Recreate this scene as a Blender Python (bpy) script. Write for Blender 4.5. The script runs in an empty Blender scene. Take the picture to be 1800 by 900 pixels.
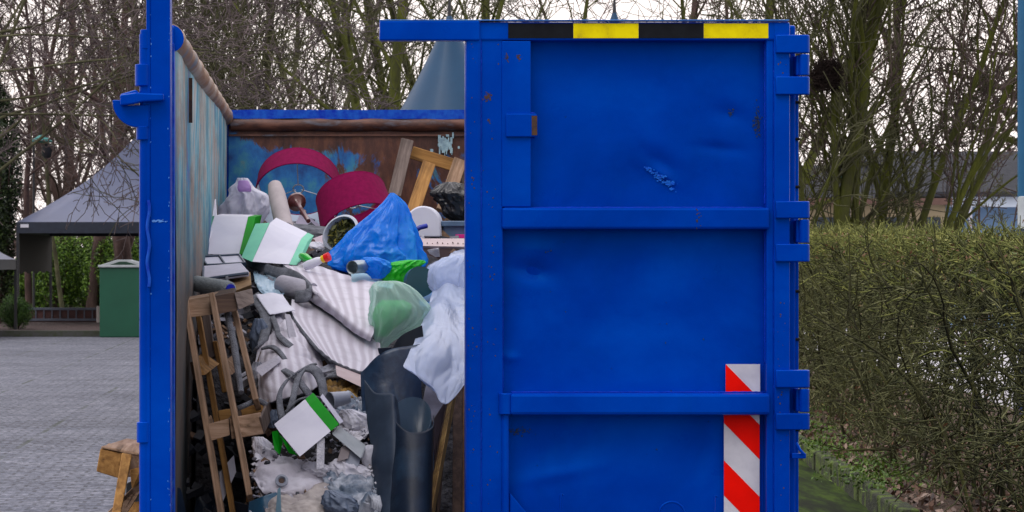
import bpy, math, random
import numpy as np
from mathutils import Vector, Matrix, noise
R = math.radians
sc = bpy.context.scene
COL = sc.collection

# ------------------------------------------------------------------ camera
H, F, VX, VY = 1.58, 4400.0, 570.0, 460.0      # eye height; focal length, vanishing point in photo pixels
cam_d = bpy.data.cameras.new('camera'); cam = bpy.data.objects.new('camera', cam_d); COL.objects.link(cam)
cam.location = (0, 0, H); cam.rotation_euler = (R(90), 0, 0)
cam_d.sensor_width = 36; cam_d.lens = 36 * F / 1800
cam_d.shift_x = (900 - VX) / 1800; cam_d.shift_y = (VY - 450) / 1800
cam_d.clip_start = 0.3; cam_d.clip_end = 3000
cam_d.dof.use_dof = True; cam_d.dof.focus_distance = 10.2; cam_d.dof.aperture_fstop = 18
sc.camera = cam

# ------------------------------------------------------------------ sky and sun
SUN_EL, SUN_AZ = 58, 215      # sun behind a veil of cloud, behind and left of the viewer
w = bpy.data.worlds.new('World'); sc.world = w; w.use_nodes = True
nt = w.node_tree; nt.nodes.clear()
out = nt.nodes.new('ShaderNodeOutputWorld'); bg = nt.nodes.new('ShaderNodeBackground')
sky = nt.nodes.new('ShaderNodeTexSky'); sky.sky_type = 'NISHITA'; sky.sun_disc = False
sky.sun_elevation = R(SUN_EL); sky.sun_rotation = R(SUN_AZ); sky.air_density = 1; sky.dust_density = 3
tc = nt.nodes.new('ShaderNodeTexCoord'); mp = nt.nodes.new('ShaderNodeMapping'); mp.inputs['Scale'].default_value = (1, 1, 3.5)
ns = nt.nodes.new('ShaderNodeTexNoise'); ns.inputs['Scale'].default_value = 2.2; ns.inputs['Detail'].default_value = 6
cr = nt.nodes.new('ShaderNodeValToRGB')
cr.color_ramp.elements[0].position = .3; cr.color_ramp.elements[0].color = (10.6, 9.9, 10.0, 1)
cr.color_ramp.elements[1].position = .75; cr.color_ramp.elements[1].color = (13.2, 11.8, 11.4, 1)
mx = nt.nodes.new('ShaderNodeMix'); mx.data_type = 'RGBA'; mx.inputs[0].default_value = .86
nt.links.new(tc.outputs['Generated'], mp.inputs[0]); nt.links.new(mp.outputs[0], ns.inputs['Vector'])
nt.links.new(ns.outputs['Fac'], cr.inputs[0]); nt.links.new(sky.outputs[0], mx.inputs[6]); nt.links.new(cr.outputs[0], mx.inputs[7])
# an overcast sky is brightest overhead and a little bluer there
sx = nt.nodes.new('ShaderNodeSeparateXYZ'); nt.links.new(tc.outputs['Generated'], sx.inputs[0])
zr_ = nt.nodes.new('ShaderNodeValToRGB'); zr_.color_ramp.elements[0].position = .08; zr_.color_ramp.elements[0].color = (.66, .64, .62, 1)
zr_.color_ramp.elements[1].position = .75; zr_.color_ramp.elements[1].color = (.88, .92, .97, 1)
zm = nt.nodes.new('ShaderNodeMix'); zm.data_type = 'RGBA'; zm.blend_type = 'MULTIPLY'; zm.inputs[0].default_value = 1
nt.links.new(sx.outputs['Z'], zr_.inputs[0]); nt.links.new(mx.outputs[2], zm.inputs[6]); nt.links.new(zr_.outputs[0], zm.inputs[7])
# sky brighter beyond the container; dimmed behind the viewer to weaken front light
yr_ = nt.nodes.new('ShaderNodeMapRange'); yr_.inputs['From Min'].default_value = -.7; yr_.inputs['From Max'].default_value = .7; yr_.inputs['To Min'].default_value = .55; yr_.inputs['To Max'].default_value = 1.0
nt.links.new(sx.outputs['Y'], yr_.inputs[0]); ym = nt.nodes.new('ShaderNodeMix'); ym.data_type = 'RGBA'; ym.blend_type = 'MULTIPLY'; ym.inputs[0].default_value = 1
nt.links.new(zm.outputs[2], ym.inputs[6]); nt.links.new(yr_.outputs[0], ym.inputs[7]); zm = ym
nt.links.new(zm.outputs[2], bg.inputs[0]); bg.inputs[1].default_value = .15
nt.links.new(bg.outputs[0], out.inputs[0])
sd = bpy.data.lights.new('sun', 'SUN'); sun = bpy.data.objects.new('sun', sd); COL.objects.link(sun)
sd.energy = 0.7; sd.angle = R(30); sd.color = (1, .95, .93)
az = R(SUN_AZ); el = R(SUN_EL)
sdir = Vector((math.sin(az) * math.cos(el), math.cos(az) * math.cos(el), math.sin(el)))
sun.rotation_euler = sdir.to_track_quat('Z', 'Y').to_euler()
sc.view_settings.view_transform = 'Standard'; sc.view_settings.look = 'None'
sc.view_settings.exposure = 0.55; sc.view_settings.gamma = 1
sc.cycles.max_bounces = 6; sc.cycles.transparent_max_bounces = 16; sc.cycles.transmission_bounces = 4
sc.cycles.use_denoising = True

# ------------------------------------------------------------------ helpers
def P(px, py, d): return Vector(((px - VX) / F * d, d, H - (py - VY) / F * d))
PD = [(380, 14.6), (400, 14), (420, 13.2), (450, 12.5), (500, 11.8), (600, 11), (700, 10.5), (800, 10.15), (900, 9.8), (1000, 9.7)]
def yd(py):      # depth of the heap's surface seen at a given height in the picture
    return float(np.interp(py, [a for a, b in PD], [b for a, b in PD]))
def Q(px, py, dd=0): return P(px, py, yd(py) + dd)

class MB:
    def __init__(s): s.v = []; s.f = []; s.m = []
    def add(s, vs, fs, mi=0):
        n = len(s.v); s.v += [tuple(v) for v in vs]; s.f += [tuple(i + n for i in f) for f in fs]
        s.m += [mi] * len(fs) if isinstance(mi, int) else list(mi); return s
    def box(s, a, b, mi=0, M=None):
        x0, y0, z0 = a; x1, y1, z1 = b
        vs = [Vector(p) for p in ((x0,y0,z0),(x1,y0,z0),(x1,y1,z0),(x0,y1,z0),(x0,y0,z1),(x1,y0,z1),(x1,y1,z1),(x0,y1,z1))]
        if M is not None: vs = [M @ v for v in vs]
        return s.add(vs, [(0,3,2,1),(4,5,6,7),(0,1,5,4),(1,2,6,5),(2,3,7,6),(3,0,4,7)], mi)
    def tube(s, pts, r, n=10, mi=0, cap=True):
        pts = [Vector(p) for p in pts]; k = len(pts)
        rr = r if isinstance(r, (list, tuple)) else [r] * k
        up = None; rings = []
        for i, p in enumerate(pts):
            t = (pts[min(i+1, k-1)] - pts[max(i-1, 0)]).normalized()
            if up is None: up = Vector((0,0,1)) if abs(t.z) < .9 else Vector((1,0,0))
            a = t.cross(up).normalized(); b = t.cross(a).normalized(); up = -b if b.dot(up) < 0 else b
            b = up - t * up.dot(t); b.normalize(); a = t.cross(b)
            rings.append([p + (a * math.cos(2*math.pi*j/n) + b * math.sin(2*math.pi*j/n)) * rr[i] for j in range(n)])
        vs = [v for g in rings for v in g]
        fs = [(i*n+j, i*n+(j+1)%n, (i+1)*n+(j+1)%n, (i+1)*n+j) for i in range(k-1) for j in range(n)]
        if cap: fs += [tuple(range(n))[::-1], tuple((k-1)*n+j for j in range(n))]
        return s.add(vs, fs, mi)
    def prism(s, poly, vec, mi=0):
        poly = [Vector(p) for p in poly]; vec = Vector(vec); n = len(poly)
        vs = poly + [p + vec for p in poly]
        return s.add(vs, [tuple(range(n))[::-1], tuple(range(n, 2*n))] + [(i, (i+1)%n, n+(i+1)%n, n+i) for i in range(n)], mi)
    def grid(s, A, mi=0, closeu=False, closev=False):     # A[nv][nu] of points
        nv, nu = len(A), len(A[0]); vs = [p for r in A for p in r]; fs = []
        for i in range(nv if closev else nv - 1):
            for j in range(nu if closeu else nu - 1):
                i2, j2 = (i+1) % nv, (j+1) % nu
                fs.append((i*nu+j, i*nu+j2, i2*nu+j2, i2*nu+j))
        return s.add(vs, fs, mi)
    def lathe(s, prof, M=None, n=32, mi=0):                # prof: (radius, z)
        M = M or Matrix()
        A = [[M @ Vector((r*math.cos(2*math.pi*j/n), r*math.sin(2*math.pi*j/n), z)) for j in range(n)] for r, z in prof]
        return s.grid(A, mi, closeu=True)
    def build(s, name, mats, parent=None, bevel=0, smooth=None, solid=0, sub=0, world=True, loc=None):
        me = bpy.data.meshes.new(name)
        V = [Vector(v) for v in s.v]
        if parent is not None and world:
            I = WM(parent).inverted(); V = [I @ v for v in V]
        elif parent is None:
            if loc is None:
                a = np.array(s.v); loc = Vector(((a[:,0].min()+a[:,0].max())/2, (a[:,1].min()+a[:,1].max())/2, a[:,2].min()))
            loc = Vector(loc); V = [v - loc for v in V]
        me.from_pydata(V, [], s.f); me.polygons.foreach_set('material_index', s.m)
        for m in (mats if isinstance(mats, (list, tuple)) else [mats]): me.materials.append(m)
        if smooth is not None:
            me.shade_smooth()
            if smooth < 180: me.set_sharp_from_angle(angle=R(smooth))
        me.update()
        o = bpy.data.objects.new(name, me); COL.objects.link(o)
        if parent is not None: o.parent = parent
        else: o.location = loc
        if solid:
            md = o.modifiers.new('thickness', 'SOLIDIFY'); md.thickness = solid; md.offset = 0
        if sub:
            md = o.modifiers.new('round', 'SUBSURF'); md.levels = md.render_levels = sub
        if bevel:
            md = o.modifiers.new('edge', 'BEVEL'); md.width = bevel; md.segments = 2; md.limit_method = 'ANGLE'; md.angle_limit = R(40)
        return o
def WM(o):
    m = o.matrix_basis.copy()
    while o.parent: o = o.parent; m = o.matrix_basis @ m
    return m
def tag(o, label=None, cat=None, group=None, kind=None):
    if label: o['label'] = label
    if cat: o['category'] = cat
    if group: o['group'] = group
    if kind: o['kind'] = kind
    return o
def empty(name, loc, label=None, cat=None, group=None, M=None):
    o = bpy.data.objects.new(name, None); COL.objects.link(o); o.empty_display_size = .1
    if M is not None: o.matrix_basis = M
    else: o.location = loc
    return tag(o, label, cat, group)
def frame(o, a, b):      # right-handed frame: x towards a, y in the plane of b, z = x cross y
    x = (a - o).normalized(); y = b - o; y = (y - x * y.dot(x)).normalized(); z = x.cross(y)
    return Matrix(((x.x, y.x, z.x, o.x), (x.y, y.y, z.y, o.y), (x.z, y.z, z.z, o.z), (0, 0, 0, 1)))
def nz(p, seed=0): return noise.noise(Vector(p) + Vector((seed * 17.3, seed * 5.1, seed * 9.7)))
def fold(p, seed=0):      # ridged crumple noise 0..1
    q = Vector(p) + Vector((seed * 17.3, seed * 5.1, seed * 9.7))
    w_ = noise.noise_vector(q * .7) * .5; q = q + w_
    a = 1 - abs(noise.noise(q)) * 2; b = 1 - abs(noise.noise(q * 2.1)) * 2
    c = 1 - abs(noise.noise(q * 4.7)) * 2
    return a * .62 + b * .26 + c * .12
def cat(P0, P1, P2, P3, t):
    return .5 * ((2*P1) + (P2-P0)*t + (2*P0-5*P1+4*P2-P3)*t*t + (3*P1-P0-3*P2+P3)*t**3)
def resample(pts, n):    # smooth resampling of a list of np arrays
    k = len(pts); outp = []
    for i in range(n):
        t = i / (n-1) * (k-1); a = min(int(t), k-2); t -= a
        p1, p2 = pts[a], pts[a+1]; p0 = pts[a-1] if a else 2*p1-p2; p3 = pts[a+2] if a+2 < k else 2*p2-p1
        outp.append(cat(p0, p1, p2, p3, t))
    return outp
def patch(rows, nu=40, nv=40, amp=0, scale=(6, 6, 6), seed=0, disp=None, heap=True):
    """a smooth sheet through rows of (px, py, depth offset from the heap surface, or depth)"""
    g = [[np.array(tuple(Q(*c) if heap else P(*c))) for c in r] for r in rows]
    g = [resample(r, nu) for r in g]
    A = np.array([resample([g[i][j] for i in range(len(g))], nv) for j in range(nu)]).transpose(1, 0, 2)
    du = np.gradient(A, axis=1); dv = np.gradient(A, axis=0); N = np.cross(du, dv)
    N /= np.linalg.norm(N, axis=2, keepdims=True) + 1e-9
    for i in range(nv):
        for j in range(nu):
            h = 0
            if amp: h += amp * (fold((A[i,j,0]*scale[0], A[i,j,1]*scale[1], A[i,j,2]*scale[2]), seed) - .5)
            if disp: h += disp(j/(nu-1), i/(nv-1))
            A[i, j] += N[i, j] * h
    return [[tuple(p) for p in r] for r in A]
def sack(rows, d, k=.7, n=72, nv=64, amp=.08, fr=3, seed=0, gather=0, vert=.5):
    """closed bag from rows (py, px left, px right[, depth shift]) seen at distance d; k = depth to width"""
    rr = [np.array([r[0], r[1], r[2], r[3] if len(r) > 3 else 0.0], float) for r in rows]
    rr = resample(rr, nv); A = []
    for i, (py, xl, xr, ds) in enumerate(rr):
        c = P((xl+xr)/2, py, d+ds); rx = max(abs(xr-xl)/2/F*d, .002); v = i/(nv-1)
        ring = []
        for j in range(n):
            th = 2*math.pi*j/n; q = Vector((math.cos(th)*fr, math.sin(th)*fr, v*fr*2*vert))
            f = 1 + amp * 2 * (fold(q, seed) - .55) + gather * (1-v)**2 * .5 * math.sin(th*11 + 3*nz((v*3, 0, 0), seed))
            ring.append((c.x + math.cos(th)*rx*f, c.y + math.sin(th)*rx*k*f, c.z + amp*.35*rx*nz(q*1.3, seed+3)))
        A.append(ring)
    m = MB(); m.grid(A, closeu=True)
    for ri in (0, nv-1):
        c = np.mean(np.array(A[ri]), axis=0); k0 = ri*n
        m.v.append(tuple(c)); ci = len(m.v)-1
        for j in range(n):
            f = (k0+j, k0+(j+1)%n, ci); m.f.append(f if ri else f[::-1]); m.m.append(0)
    return m

# ------------------------------------------------------------------ materials
def nmat(name):
    m = bpy.data.materials.new(name); m.use_nodes = True; n = m.node_tree
    b = n.nodes['Principled BSDF']; return m, n, b
def node(n, t, **kw):
    x = n.nodes.new(t)
    for k, v in kw.items():
        if k in x.inputs: x.inputs[k].default_value = v
        else: setattr(x, k, v)
    return x
def coords(n, scale=(1, 1, 1), kind='Object', rot=(0, 0, 0)):
    t = node(n, 'ShaderNodeTexCoord'); m = node(n, 'ShaderNodeMapping'); m.inputs['Scale'].default_value = scale
    m.inputs['Rotation'].default_value = rot
    n.links.new(t.outputs[kind], m.inputs[0]); return m.outputs[0]
def noi(n, vec, scale, detail=4, rough=.55, dist=0):
    x = node(n, 'ShaderNodeTexNoise'); x.inputs['Scale'].default_value = scale; x.inputs['Detail'].default_value = detail
    x.inputs['Roughness'].default_value = rough; x.inputs['Distortion'].default_value = dist
    n.links.new(vec, x.inputs['Vector']); return x.outputs['Fac']
def ramp(n, fac, stops, interp='LINEAR'):
    r = node(n, 'ShaderNodeValToRGB'); r.color_ramp.interpolation = interp
    e = r.color_ramp.elements
    while len(e) < len(stops): e.new(.5)
    for x, (p, c) in zip(e, stops):
        x.position = p; x.color = (c, c, c, 1) if not hasattr(c, '__len__') else (*c[:3], 1)
    n.links.new(fac, r.inputs[0]); return r.outputs[0]
def mixc(n, fac, a, b, mode='MIX'):
    x = node(n, 'ShaderNodeMix', data_type='RGBA', blend_type=mode)
    for i, s in ((0, fac), (6, a), (7, b)):
        if hasattr(s, 'links') or hasattr(s, 'is_linked'): n.links.new(s, x.inputs[i])
        elif i == 0: x.inputs[0].default_value = s
        else: x.inputs[i].default_value = (*s[:3], 1)
    return x.outputs[2]
def bump(n, b, h, strength=.3, dist=.01, prev=None):
    x = node(n, 'ShaderNodeBump'); x.inputs['Strength'].default_value = strength; x.inputs['Distance'].default_value = dist
    n.links.new(h, x.inputs['Height'])
    if prev: n.links.new(prev, x.inputs['Normal'])
    n.links.new(x.outputs[0], b.inputs['Normal']); return x.outputs[0]
MATS = {}
def M_(name, c1, c2=None, rough=.6, scale=8, bs=40, bstr=.2, bd=.004, spec=.5, metal=0, coat=0, sc3=(1,1,1), c3=None, sheen=0):
    if name in MATS: return MATS[name]
    m, n, b = nmat(name); v = coords(n, sc3)
    c2 = c2 or tuple(x * .8 for x in c1)
    f = noi(n, v, scale, 6, .6)
    stops = [(.32, c2), (.62, c1)]
    if c3: stops = [(.3, c3), (.45, c2), (.62, c1)]
    n.links.new(ramp(n, f, stops), b.inputs['Base Color'])
    b.inputs['Roughness'].default_value = rough; b.inputs['Metallic'].default_value = metal
    b.inputs['Specular IOR Level'].default_value = spec; b.inputs['Coat Weight'].default_value = coat
    if sheen: b.inputs['Sheen Weight'].default_value = sheen
    bump(n, b, noi(n, v, bs, 5), bstr, bd)
    MATS[name] = m; return m
def wood(name, c1, c2, axis=2, dark=(.05,.035,.025)):
    m, n, b = nmat(name); s = [38, 38, 38]; s[axis] = 2.2
    v = coords(n, s); f = noi(n, v, 1, 6, .65, .4)
    g = noi(n, coords(n), 3.2, 4)
    col = ramp(n, f, [(.25, dark), (.42, c2), (.66, c1)])
    col = mixc(n, ramp(n, g, [(.45, 0.0), (.75, .75)]), col, tuple(x*.35 for x in c2))
    n.links.new(col, b.inputs['Base Color']); b.inputs['Roughness'].default_value = .8
    b.inputs['Specular IOR Level'].default_value = .25
    bump(n, b, f, .5, .003); return m
def film(name, col, alpha=.5, rough=.25, trans=.35, white=None, bsc=11, bz=.6, bstr=.55, crease=.6):
    m, n, b = nmat(name); n.nodes.remove(b); o = n.nodes['Material Output']
    pr = node(n, 'ShaderNodeBsdfPrincipled'); pr.inputs['Base Color'].default_value = (*col, 1); pr.inputs['Roughness'].default_value = rough
    if white:
        f = noi(n, coords(n), 5, 5); n.links.new(ramp(n, f, [(.5, col), (.68, white)]), pr.inputs['Base Color'])
    tl = node(n, 'ShaderNodeBsdfTranslucent'); tl.inputs[0].default_value = (*col, 1)
    tr = node(n, 'ShaderNodeBsdfTransparent'); tr.inputs[0].default_value = (*[min(1, .6+.4*x/max(col)) for x in col], 1)
    a = node(n, 'ShaderNodeMixShader'); a.inputs[0].default_value = trans
    n.links.new(pr.outputs[0], a.inputs[1]); n.links.new(tl.outputs[0], a.inputs[2])
    lw = node(n, 'ShaderNodeLayerWeight'); lw.inputs[0].default_value = .4
    mr = node(n, 'ShaderNodeMapRange'); mr.inputs['To Min'].default_value = alpha; mr.inputs['To Max'].default_value = min(1, alpha+.5)
    n.links.new(lw.outputs['Facing'], mr.inputs[0])
    c = node(n, 'ShaderNodeMixShader'); n.links.new(mr.outputs[0], c.inputs[0])
    n.links.new(tr.outputs[0], c.inputs[1]); n.links.new(a.outputs[0], c.inputs[2]); n.links.new(c.outputs[0], o.inputs[0])
    v = coords(n, (1, 1, bz)); x = node(n, 'ShaderNodeBump'); x.inputs['Strength'].default_value = bstr; x.inputs['Distance'].default_value = .010
    vo = node(n, 'ShaderNodeTexVoronoi'); vo.inputs['Scale'].default_value = bsc; vw = mixc(n, .12, v, v); nn = node(n, 'ShaderNodeTexNoise'); nn.inputs['Scale'].default_value = bsc*.6; n.links.new(v, nn.inputs['Vector'])
    va = node(n, 'ShaderNodeVectorMath', operation='MULTIPLY_ADD'); n.links.new(nn.outputs['Color'], va.inputs[0]); va.inputs[1].default_value = (.12, .12, .12); n.links.new(v, va.inputs[2]); n.links.new(va.outputs[0], vo.inputs['Vector'])
    hm = node(n, 'ShaderNodeMath', operation='MULTIPLY'); n.links.new(vo.outputs['Distance'], hm.inputs[0]); hm.inputs[1].default_value = crease
    ha = node(n, 'ShaderNodeMath', operation='ADD'); n.links.new(hm.outputs[0], ha.inputs[0]); n.links.new(noi(n, v, bsc*1.2, 4, .5, 1.2), ha.inputs[1]); n.links.new(ha.outputs[0], x.inputs['Height']); n.links.new(x.outputs[0], pr.inputs['Normal'])
    return m

def m_bluepaint():
    m, n, b = nmat('blue_paint'); v = coords(n, kind='Object')
    f = noi(n, v, 1.5, 6, .6, .4); base = ramp(n, f, [(.28, (.0,.024,.30)), (.5, (.0,.037,.41)), (.74, (.0,.062,.52))])
    sp = noi(n, v, 34, 3, .5); chips = ramp(n, sp, [(.79, 0.0), (.81, 1.0)])
    big = ramp(n, noi(n, v, 2.3, 6, .7), [(.66, 0.0), (.74, .5)])
    base = mixc(n, big, base, (.0,.035,.26))
    streak = ramp(n, noi(n, coords(n, (14, 14, .9)), 1.0, 5, .7), [(.55, 0.0), (.8, .4)])
    base = mixc(n, streak, base, (.0,.045,.36))
    scr = ramp(n, noi(n, coords(n, (6, 6, 60), rot=(0, .5, 0)), 1.0, 8, .8, .3), [(.69, 0.0), (.72, .55)])
    base = mixc(n, scr, base, (.02,.13,.60))
    base = mixc(n, chips, base, (.012,.018,.05))
    n.links.new(base, b.inputs['Base Color'])
    n.links.new(ramp(n, noi(n, v, 7, 5), [(.3, .26), (.75, .44)]), b.inputs['Roughness'])
    b.inputs['Specular IOR Level'].default_value = .36; b.inputs['Specular Tint'].default_value = (.0,.5,1,1)
    p = bump(n, b, noi(n, v, 3.2, 3), .35, .02)
    p = bump(n, b, noi(n, v, 90, 4), .14, .002, p)
    bump(n, b, sp, .15, .002, p); return m
BLUE = m_bluepaint()
WELD = M_('weld_bead', (.001,.04,.5), (.001,.025,.35), rough=.4, bs=120, bstr=.9, bd=.006, spec=.12)
EDGE = M_('worn_blue_edge', (.01,.10,.55), (.001,.03,.42), rough=.5, scale=25, spec=.15)
BLACKP = M_('black_tape', (.004,.005,.008), (.008,.010,.014), rough=.6, scale=14, spec=.15)
YELLOWP = M_('yellow_tape', (.92,.78,.0), (.80,.66,.0), rough=.5, scale=14, bstr=.08, c3=(.55,.43,.01), spec=.1)
REDT = M_('red_tape', (.95,.004,.0), (.82,.003,.0), rough=.5, scale=8, bstr=.05, spec=.08)
WHITET = M_('white_tape', (.62,.62,.70), (.50,.50,.58), rough=.35, scale=12, bstr=.05)
RUSTSPOT = M_('rust_patch', (.10,.045,.02), (.02,.02,.03), rough=.9, scale=30)
def m_sidewall():
    m, n, b = nmat('scraped_container_wall'); v = coords(n, (1, .62, .30))
    f = noi(n, v, 2.2, 8, .72, .6); g = noi(n, coords(n, (1, 2.2, .10)), 1.7, 6, .7)
    c = ramp(n, f, [(.34, (.008,.09,.38)), (.42, (.03,.24,.38)), (.47, (.12,.36,.46)), (.52, (.36,.44,.46)), (.56, (.34,.30,.27)), (.61, (.06,.27,.38)), (.68, (.24,.12,.08))])
    c = mixc(n, ramp(n, g, [(.55, 0.0), (.70, .7)]), c, (.30,.17,.13))
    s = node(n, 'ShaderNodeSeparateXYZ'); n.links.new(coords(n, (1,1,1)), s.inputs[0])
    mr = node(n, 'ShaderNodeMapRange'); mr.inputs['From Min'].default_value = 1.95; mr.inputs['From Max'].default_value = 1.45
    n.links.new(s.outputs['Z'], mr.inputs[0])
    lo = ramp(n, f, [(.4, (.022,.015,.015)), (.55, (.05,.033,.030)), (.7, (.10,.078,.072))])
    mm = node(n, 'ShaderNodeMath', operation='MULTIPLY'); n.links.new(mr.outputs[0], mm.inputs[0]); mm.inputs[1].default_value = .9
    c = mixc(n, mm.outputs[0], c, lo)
    c = mixc(n, ramp(n, noi(n, coords(n, (1, .35, .7)), 2.6, 9, .75, .8), [(.52, 0.0), (.64, .6)]), c, (.24,.14,.10))
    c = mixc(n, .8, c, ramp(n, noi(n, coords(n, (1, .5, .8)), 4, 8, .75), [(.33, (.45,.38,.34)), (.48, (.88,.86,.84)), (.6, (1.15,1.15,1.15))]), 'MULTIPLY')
    n.links.new(c, b.inputs['Base Color']); b.inputs['Roughness'].default_value = .6; b.inputs['Specular IOR Level'].default_value = .25
    bump(n, b, f, .4, .008); return m
def m_backwall():
    m, n, b = nmat('rusty_container_wall'); v = coords(n)
    s = node(n, 'ShaderNodeSeparateXYZ'); n.links.new(v, s.inputs[0])
    f = noi(n, coords(n, (1,1,.6)), 4.2, 9, .74, .7)
    mr = node(n, 'ShaderNodeMapRange'); mr.inputs['From Min'].default_value = -1.2; mr.inputs['From Max'].default_value = 0.0
    mr.inputs['To Min'].default_value = .29; mr.inputs['To Max'].default_value = -.04
    n.links.new(s.outputs['X'], mr.inputs[0])
    ad = node(n, 'ShaderNodeMath', operation='ADD'); n.links.new(f, ad.inputs[0]); n.links.new(mr.outputs[0], ad.inputs[1])
    mz = node(n, 'ShaderNodeMapRange'); mz.inputs['From Min'].default_value = 2.22; mz.inputs['From Max'].default_value = 2.36
    mz.inputs['To Min'].default_value = 0; mz.inputs['To Max'].default_value = .3; n.links.new(s.outputs['Z'], mz.inputs[0])
    su = node(n, 'ShaderNodeMath', operation='SUBTRACT'); n.links.new(ad.outputs[0], su.inputs[0]); n.links.new(mz.outputs[0], su.inputs[1])
    rust = ramp(n, noi(n, coords(n, (3,3,1)), 5, 8, .7), [(.3, (.028,.010,.008)), (.5, (.085,.028,.018)), (.64, (.15,.055,.028)), (.76, (.30,.18,.11))])
    blue = ramp(n, noi(n, coords(n, (1,1,.8)), 6, 7, .65), [(.35, (.004,.05,.22)), (.5, (.008,.14,.42)), (.62, (.04,.24,.36)), (.75, (.20,.22,.16))])
    c = mixc(n, ramp(n, su.outputs[0], [(.54, 0.0), (.60, 1.0)]), rust, blue)
    n.links.new(c, b.inputs['Base Color']); b.inputs['Roughness'].default_value = .55
    bump(n, b, f, .5, .01); return m
SIDEW, BACKW = m_sidewall(), m_backwall()
RIMW = M_('scraped_rim_paint', (.36,.30,.26), (.26,.13,.06), rough=.5, scale=5, sc3=(1,.6,1), c3=(.11,.17,.24))
RIMR = M_('rusty_rim_paint', (.14,.055,.035), (.06,.022,.016), rough=.5, scale=7, sc3=(1,1,3), c3=(.10,.10,.13))
# ------------------------------------------------------------------ ground
def m_pavers():
    m, n, b = nmat('clinker_paving'); v = coords(n, kind='Object')
    br = node(n, 'ShaderNodeTexBrick'); br.offset = .5
    br.inputs['Scale'].default_value = 1; br.inputs['Brick Width'].default_value = .21; br.inputs['Row Height'].default_value = .13
    br.inputs['Mortar Size'].default_value = .016; br.inputs['Mortar Smooth'].default_value = .4
    br.inputs['Color1'].default_value = (.105,.112,.140,1); br.inputs['Color2'].default_value = (.165,.172,.205,1)
    br.inputs['Mortar'].default_value = (.085,.089,.105,1); n.links.new(v, br.inputs['Vector'])
    c = mixc(n, .9, br.outputs['Color'], ramp(n, noi(n, coords(n, (1, .6, 1)), 17, 4, .85), [(.3, .22), (.7, 1.85)]), 'MULTIPLY')
    c = mixc(n, .55, c, ramp(n, noi(n, coords(n, (.35, 1.0, 1)), .8, 6, .7), [(.3, .55), (.7, 1.35)]), 'MULTIPLY')
    # mossy joints between the paving bays
    wv = node(n, 'ShaderNodeTexBrick'); wv.offset = 0; wv.inputs['Scale'].default_value = 1
    wv.inputs['Brick Width'].default_value = 1.3; wv.inputs['Row Height'].default_value = 400; wv.inputs['Mortar Size'].default_value = .022
    wv.inputs['Color1'].default_value = wv.inputs['Color2'].default_value = (0,0,0,1); wv.inputs['Mortar'].default_value = (1,1,1,1)
    dm = coords(n, (1,1,1)); n.links.new(dm, wv.inputs['Vector'])
    brk = ramp(n, noi(n, v, 1.4, 5), [(.42, 0.0), (.6, .75)])
    mj = mixc(n, 1.0, wv.outputs['Color'], brk, 'MULTIPLY'); c = mixc(n, mj, c, (.05,.06,.045))
    # moss in the damp strip between container and kerb
    s = node(n, 'ShaderNodeSeparateXYZ'); n.links.new(v, s.inputs[0])
    a = node(n, 'ShaderNodeMapRange'); a.inputs['From Min'].default_value = 1.6; a.inputs['From Max'].default_value = 2.1; n.links.new(s.outputs['X'], a.inputs[0])
    a2 = node(n, 'ShaderNodeMapRange'); a2.inputs['From Min'].default_value = 6.2; a2.inputs['From Max'].default_value = 5.6; n.links.new(s.outputs['X'], a2.inputs[0])
    mm = node(n, 'ShaderNodeMath', operation='MULTIPLY'); n.links.new(a.outputs[0], mm.inputs[0]); n.links.new(a2.outputs[0], mm.inputs[1])
    ms = mixc(n, 1.0, mm.outputs[0], ramp(n, noi(n, v, 3.5, 6, .7), [(.2, 0.85), (.4, 1.0)]), 'MULTIPLY')
    c = mixc(n, ms, c, ramp(n, noi(n, coords(n, (1, .16, 1)), 6, 7, .7), [(.38, (.010,.013,.007)), (.50, (.020,.034,.007)), (.68, (.065,.11,.010))]))
    n.links.new(c, b.inputs['Base Color']); b.inputs['Roughness'].default_value = .92; b.inputs['Specular IOR Level'].default_value = .12
    bump(n, b, br.outputs['Fac'], -.5, .01); return m
g = MB(); g.grid([[(x, y, 0) for x in (-900, -60, 60, 900)] for y in (-200, 2, 120, 1800)])
tag(g.build('ground', m_pavers(), loc=(0,0,0)), kind='structure')
GRASS = M_('winter_grass', (.05,.085,.02), (.03,.05,.012), rough=.9, scale=5, bs=90, bstr=1, bd=.02)
g = MB(); g.grid([[(x, y, .02) for x in (-600, 0, 600)] for y in (68, 300, 1500)])
tag(g.build('grass_ground', GRASS, loc=(0,0,0)), kind='structure')
MULCH = M_('bark_mulch', (.10,.062,.06), (.035,.02,.018), rough=.95, scale=22, bs=45, bstr=1, bd=.05, c3=(.22,.17,.16))
g = MB(); g.box((-16, 52.9, 0), (5, 66, .09)); tag(g.build('mulch_bed', MULCH), kind='structure')
KERB = M_('dark_kerb', (.06,.062,.06), (.035,.045,.02), rough=.9)
g = MB(); g.box((-16, 52.7, 0), (5, 52.9, .13)); tag(g.build('kerb_strip', KERB, bevel=.01), kind='structure')
def kerbx(y): return 3.45 + (y - 15.8) * .085
MOSSK = M_('mossy_kerb', (.09,.14,.012), (.03,.034,.02), rough=.95, scale=7, bs=50, bstr=1, bd=.02, c3=(.022,.03,.010))
g = MB(); rnd = random.Random(4)
ys = [8 + i*.5 for i in range(60)]
pl = []
for i in range(59):
    y0, y1 = ys[i], ys[i+1]-.012; dx = rnd.uniform(-.012, .012); dz = rnd.uniform(-.01, .01)
    g.prism([(kerbx(y0)+dx, y0, -.02), (kerbx(y0)+.11+dx, y0, -.02), (kerbx(y0)+.11+dx, y0, .14+dz), (kerbx(y0)+dx, y0, .14+dz)], (kerbx(y1)-kerbx(y0), y1-y0, 0))
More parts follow.
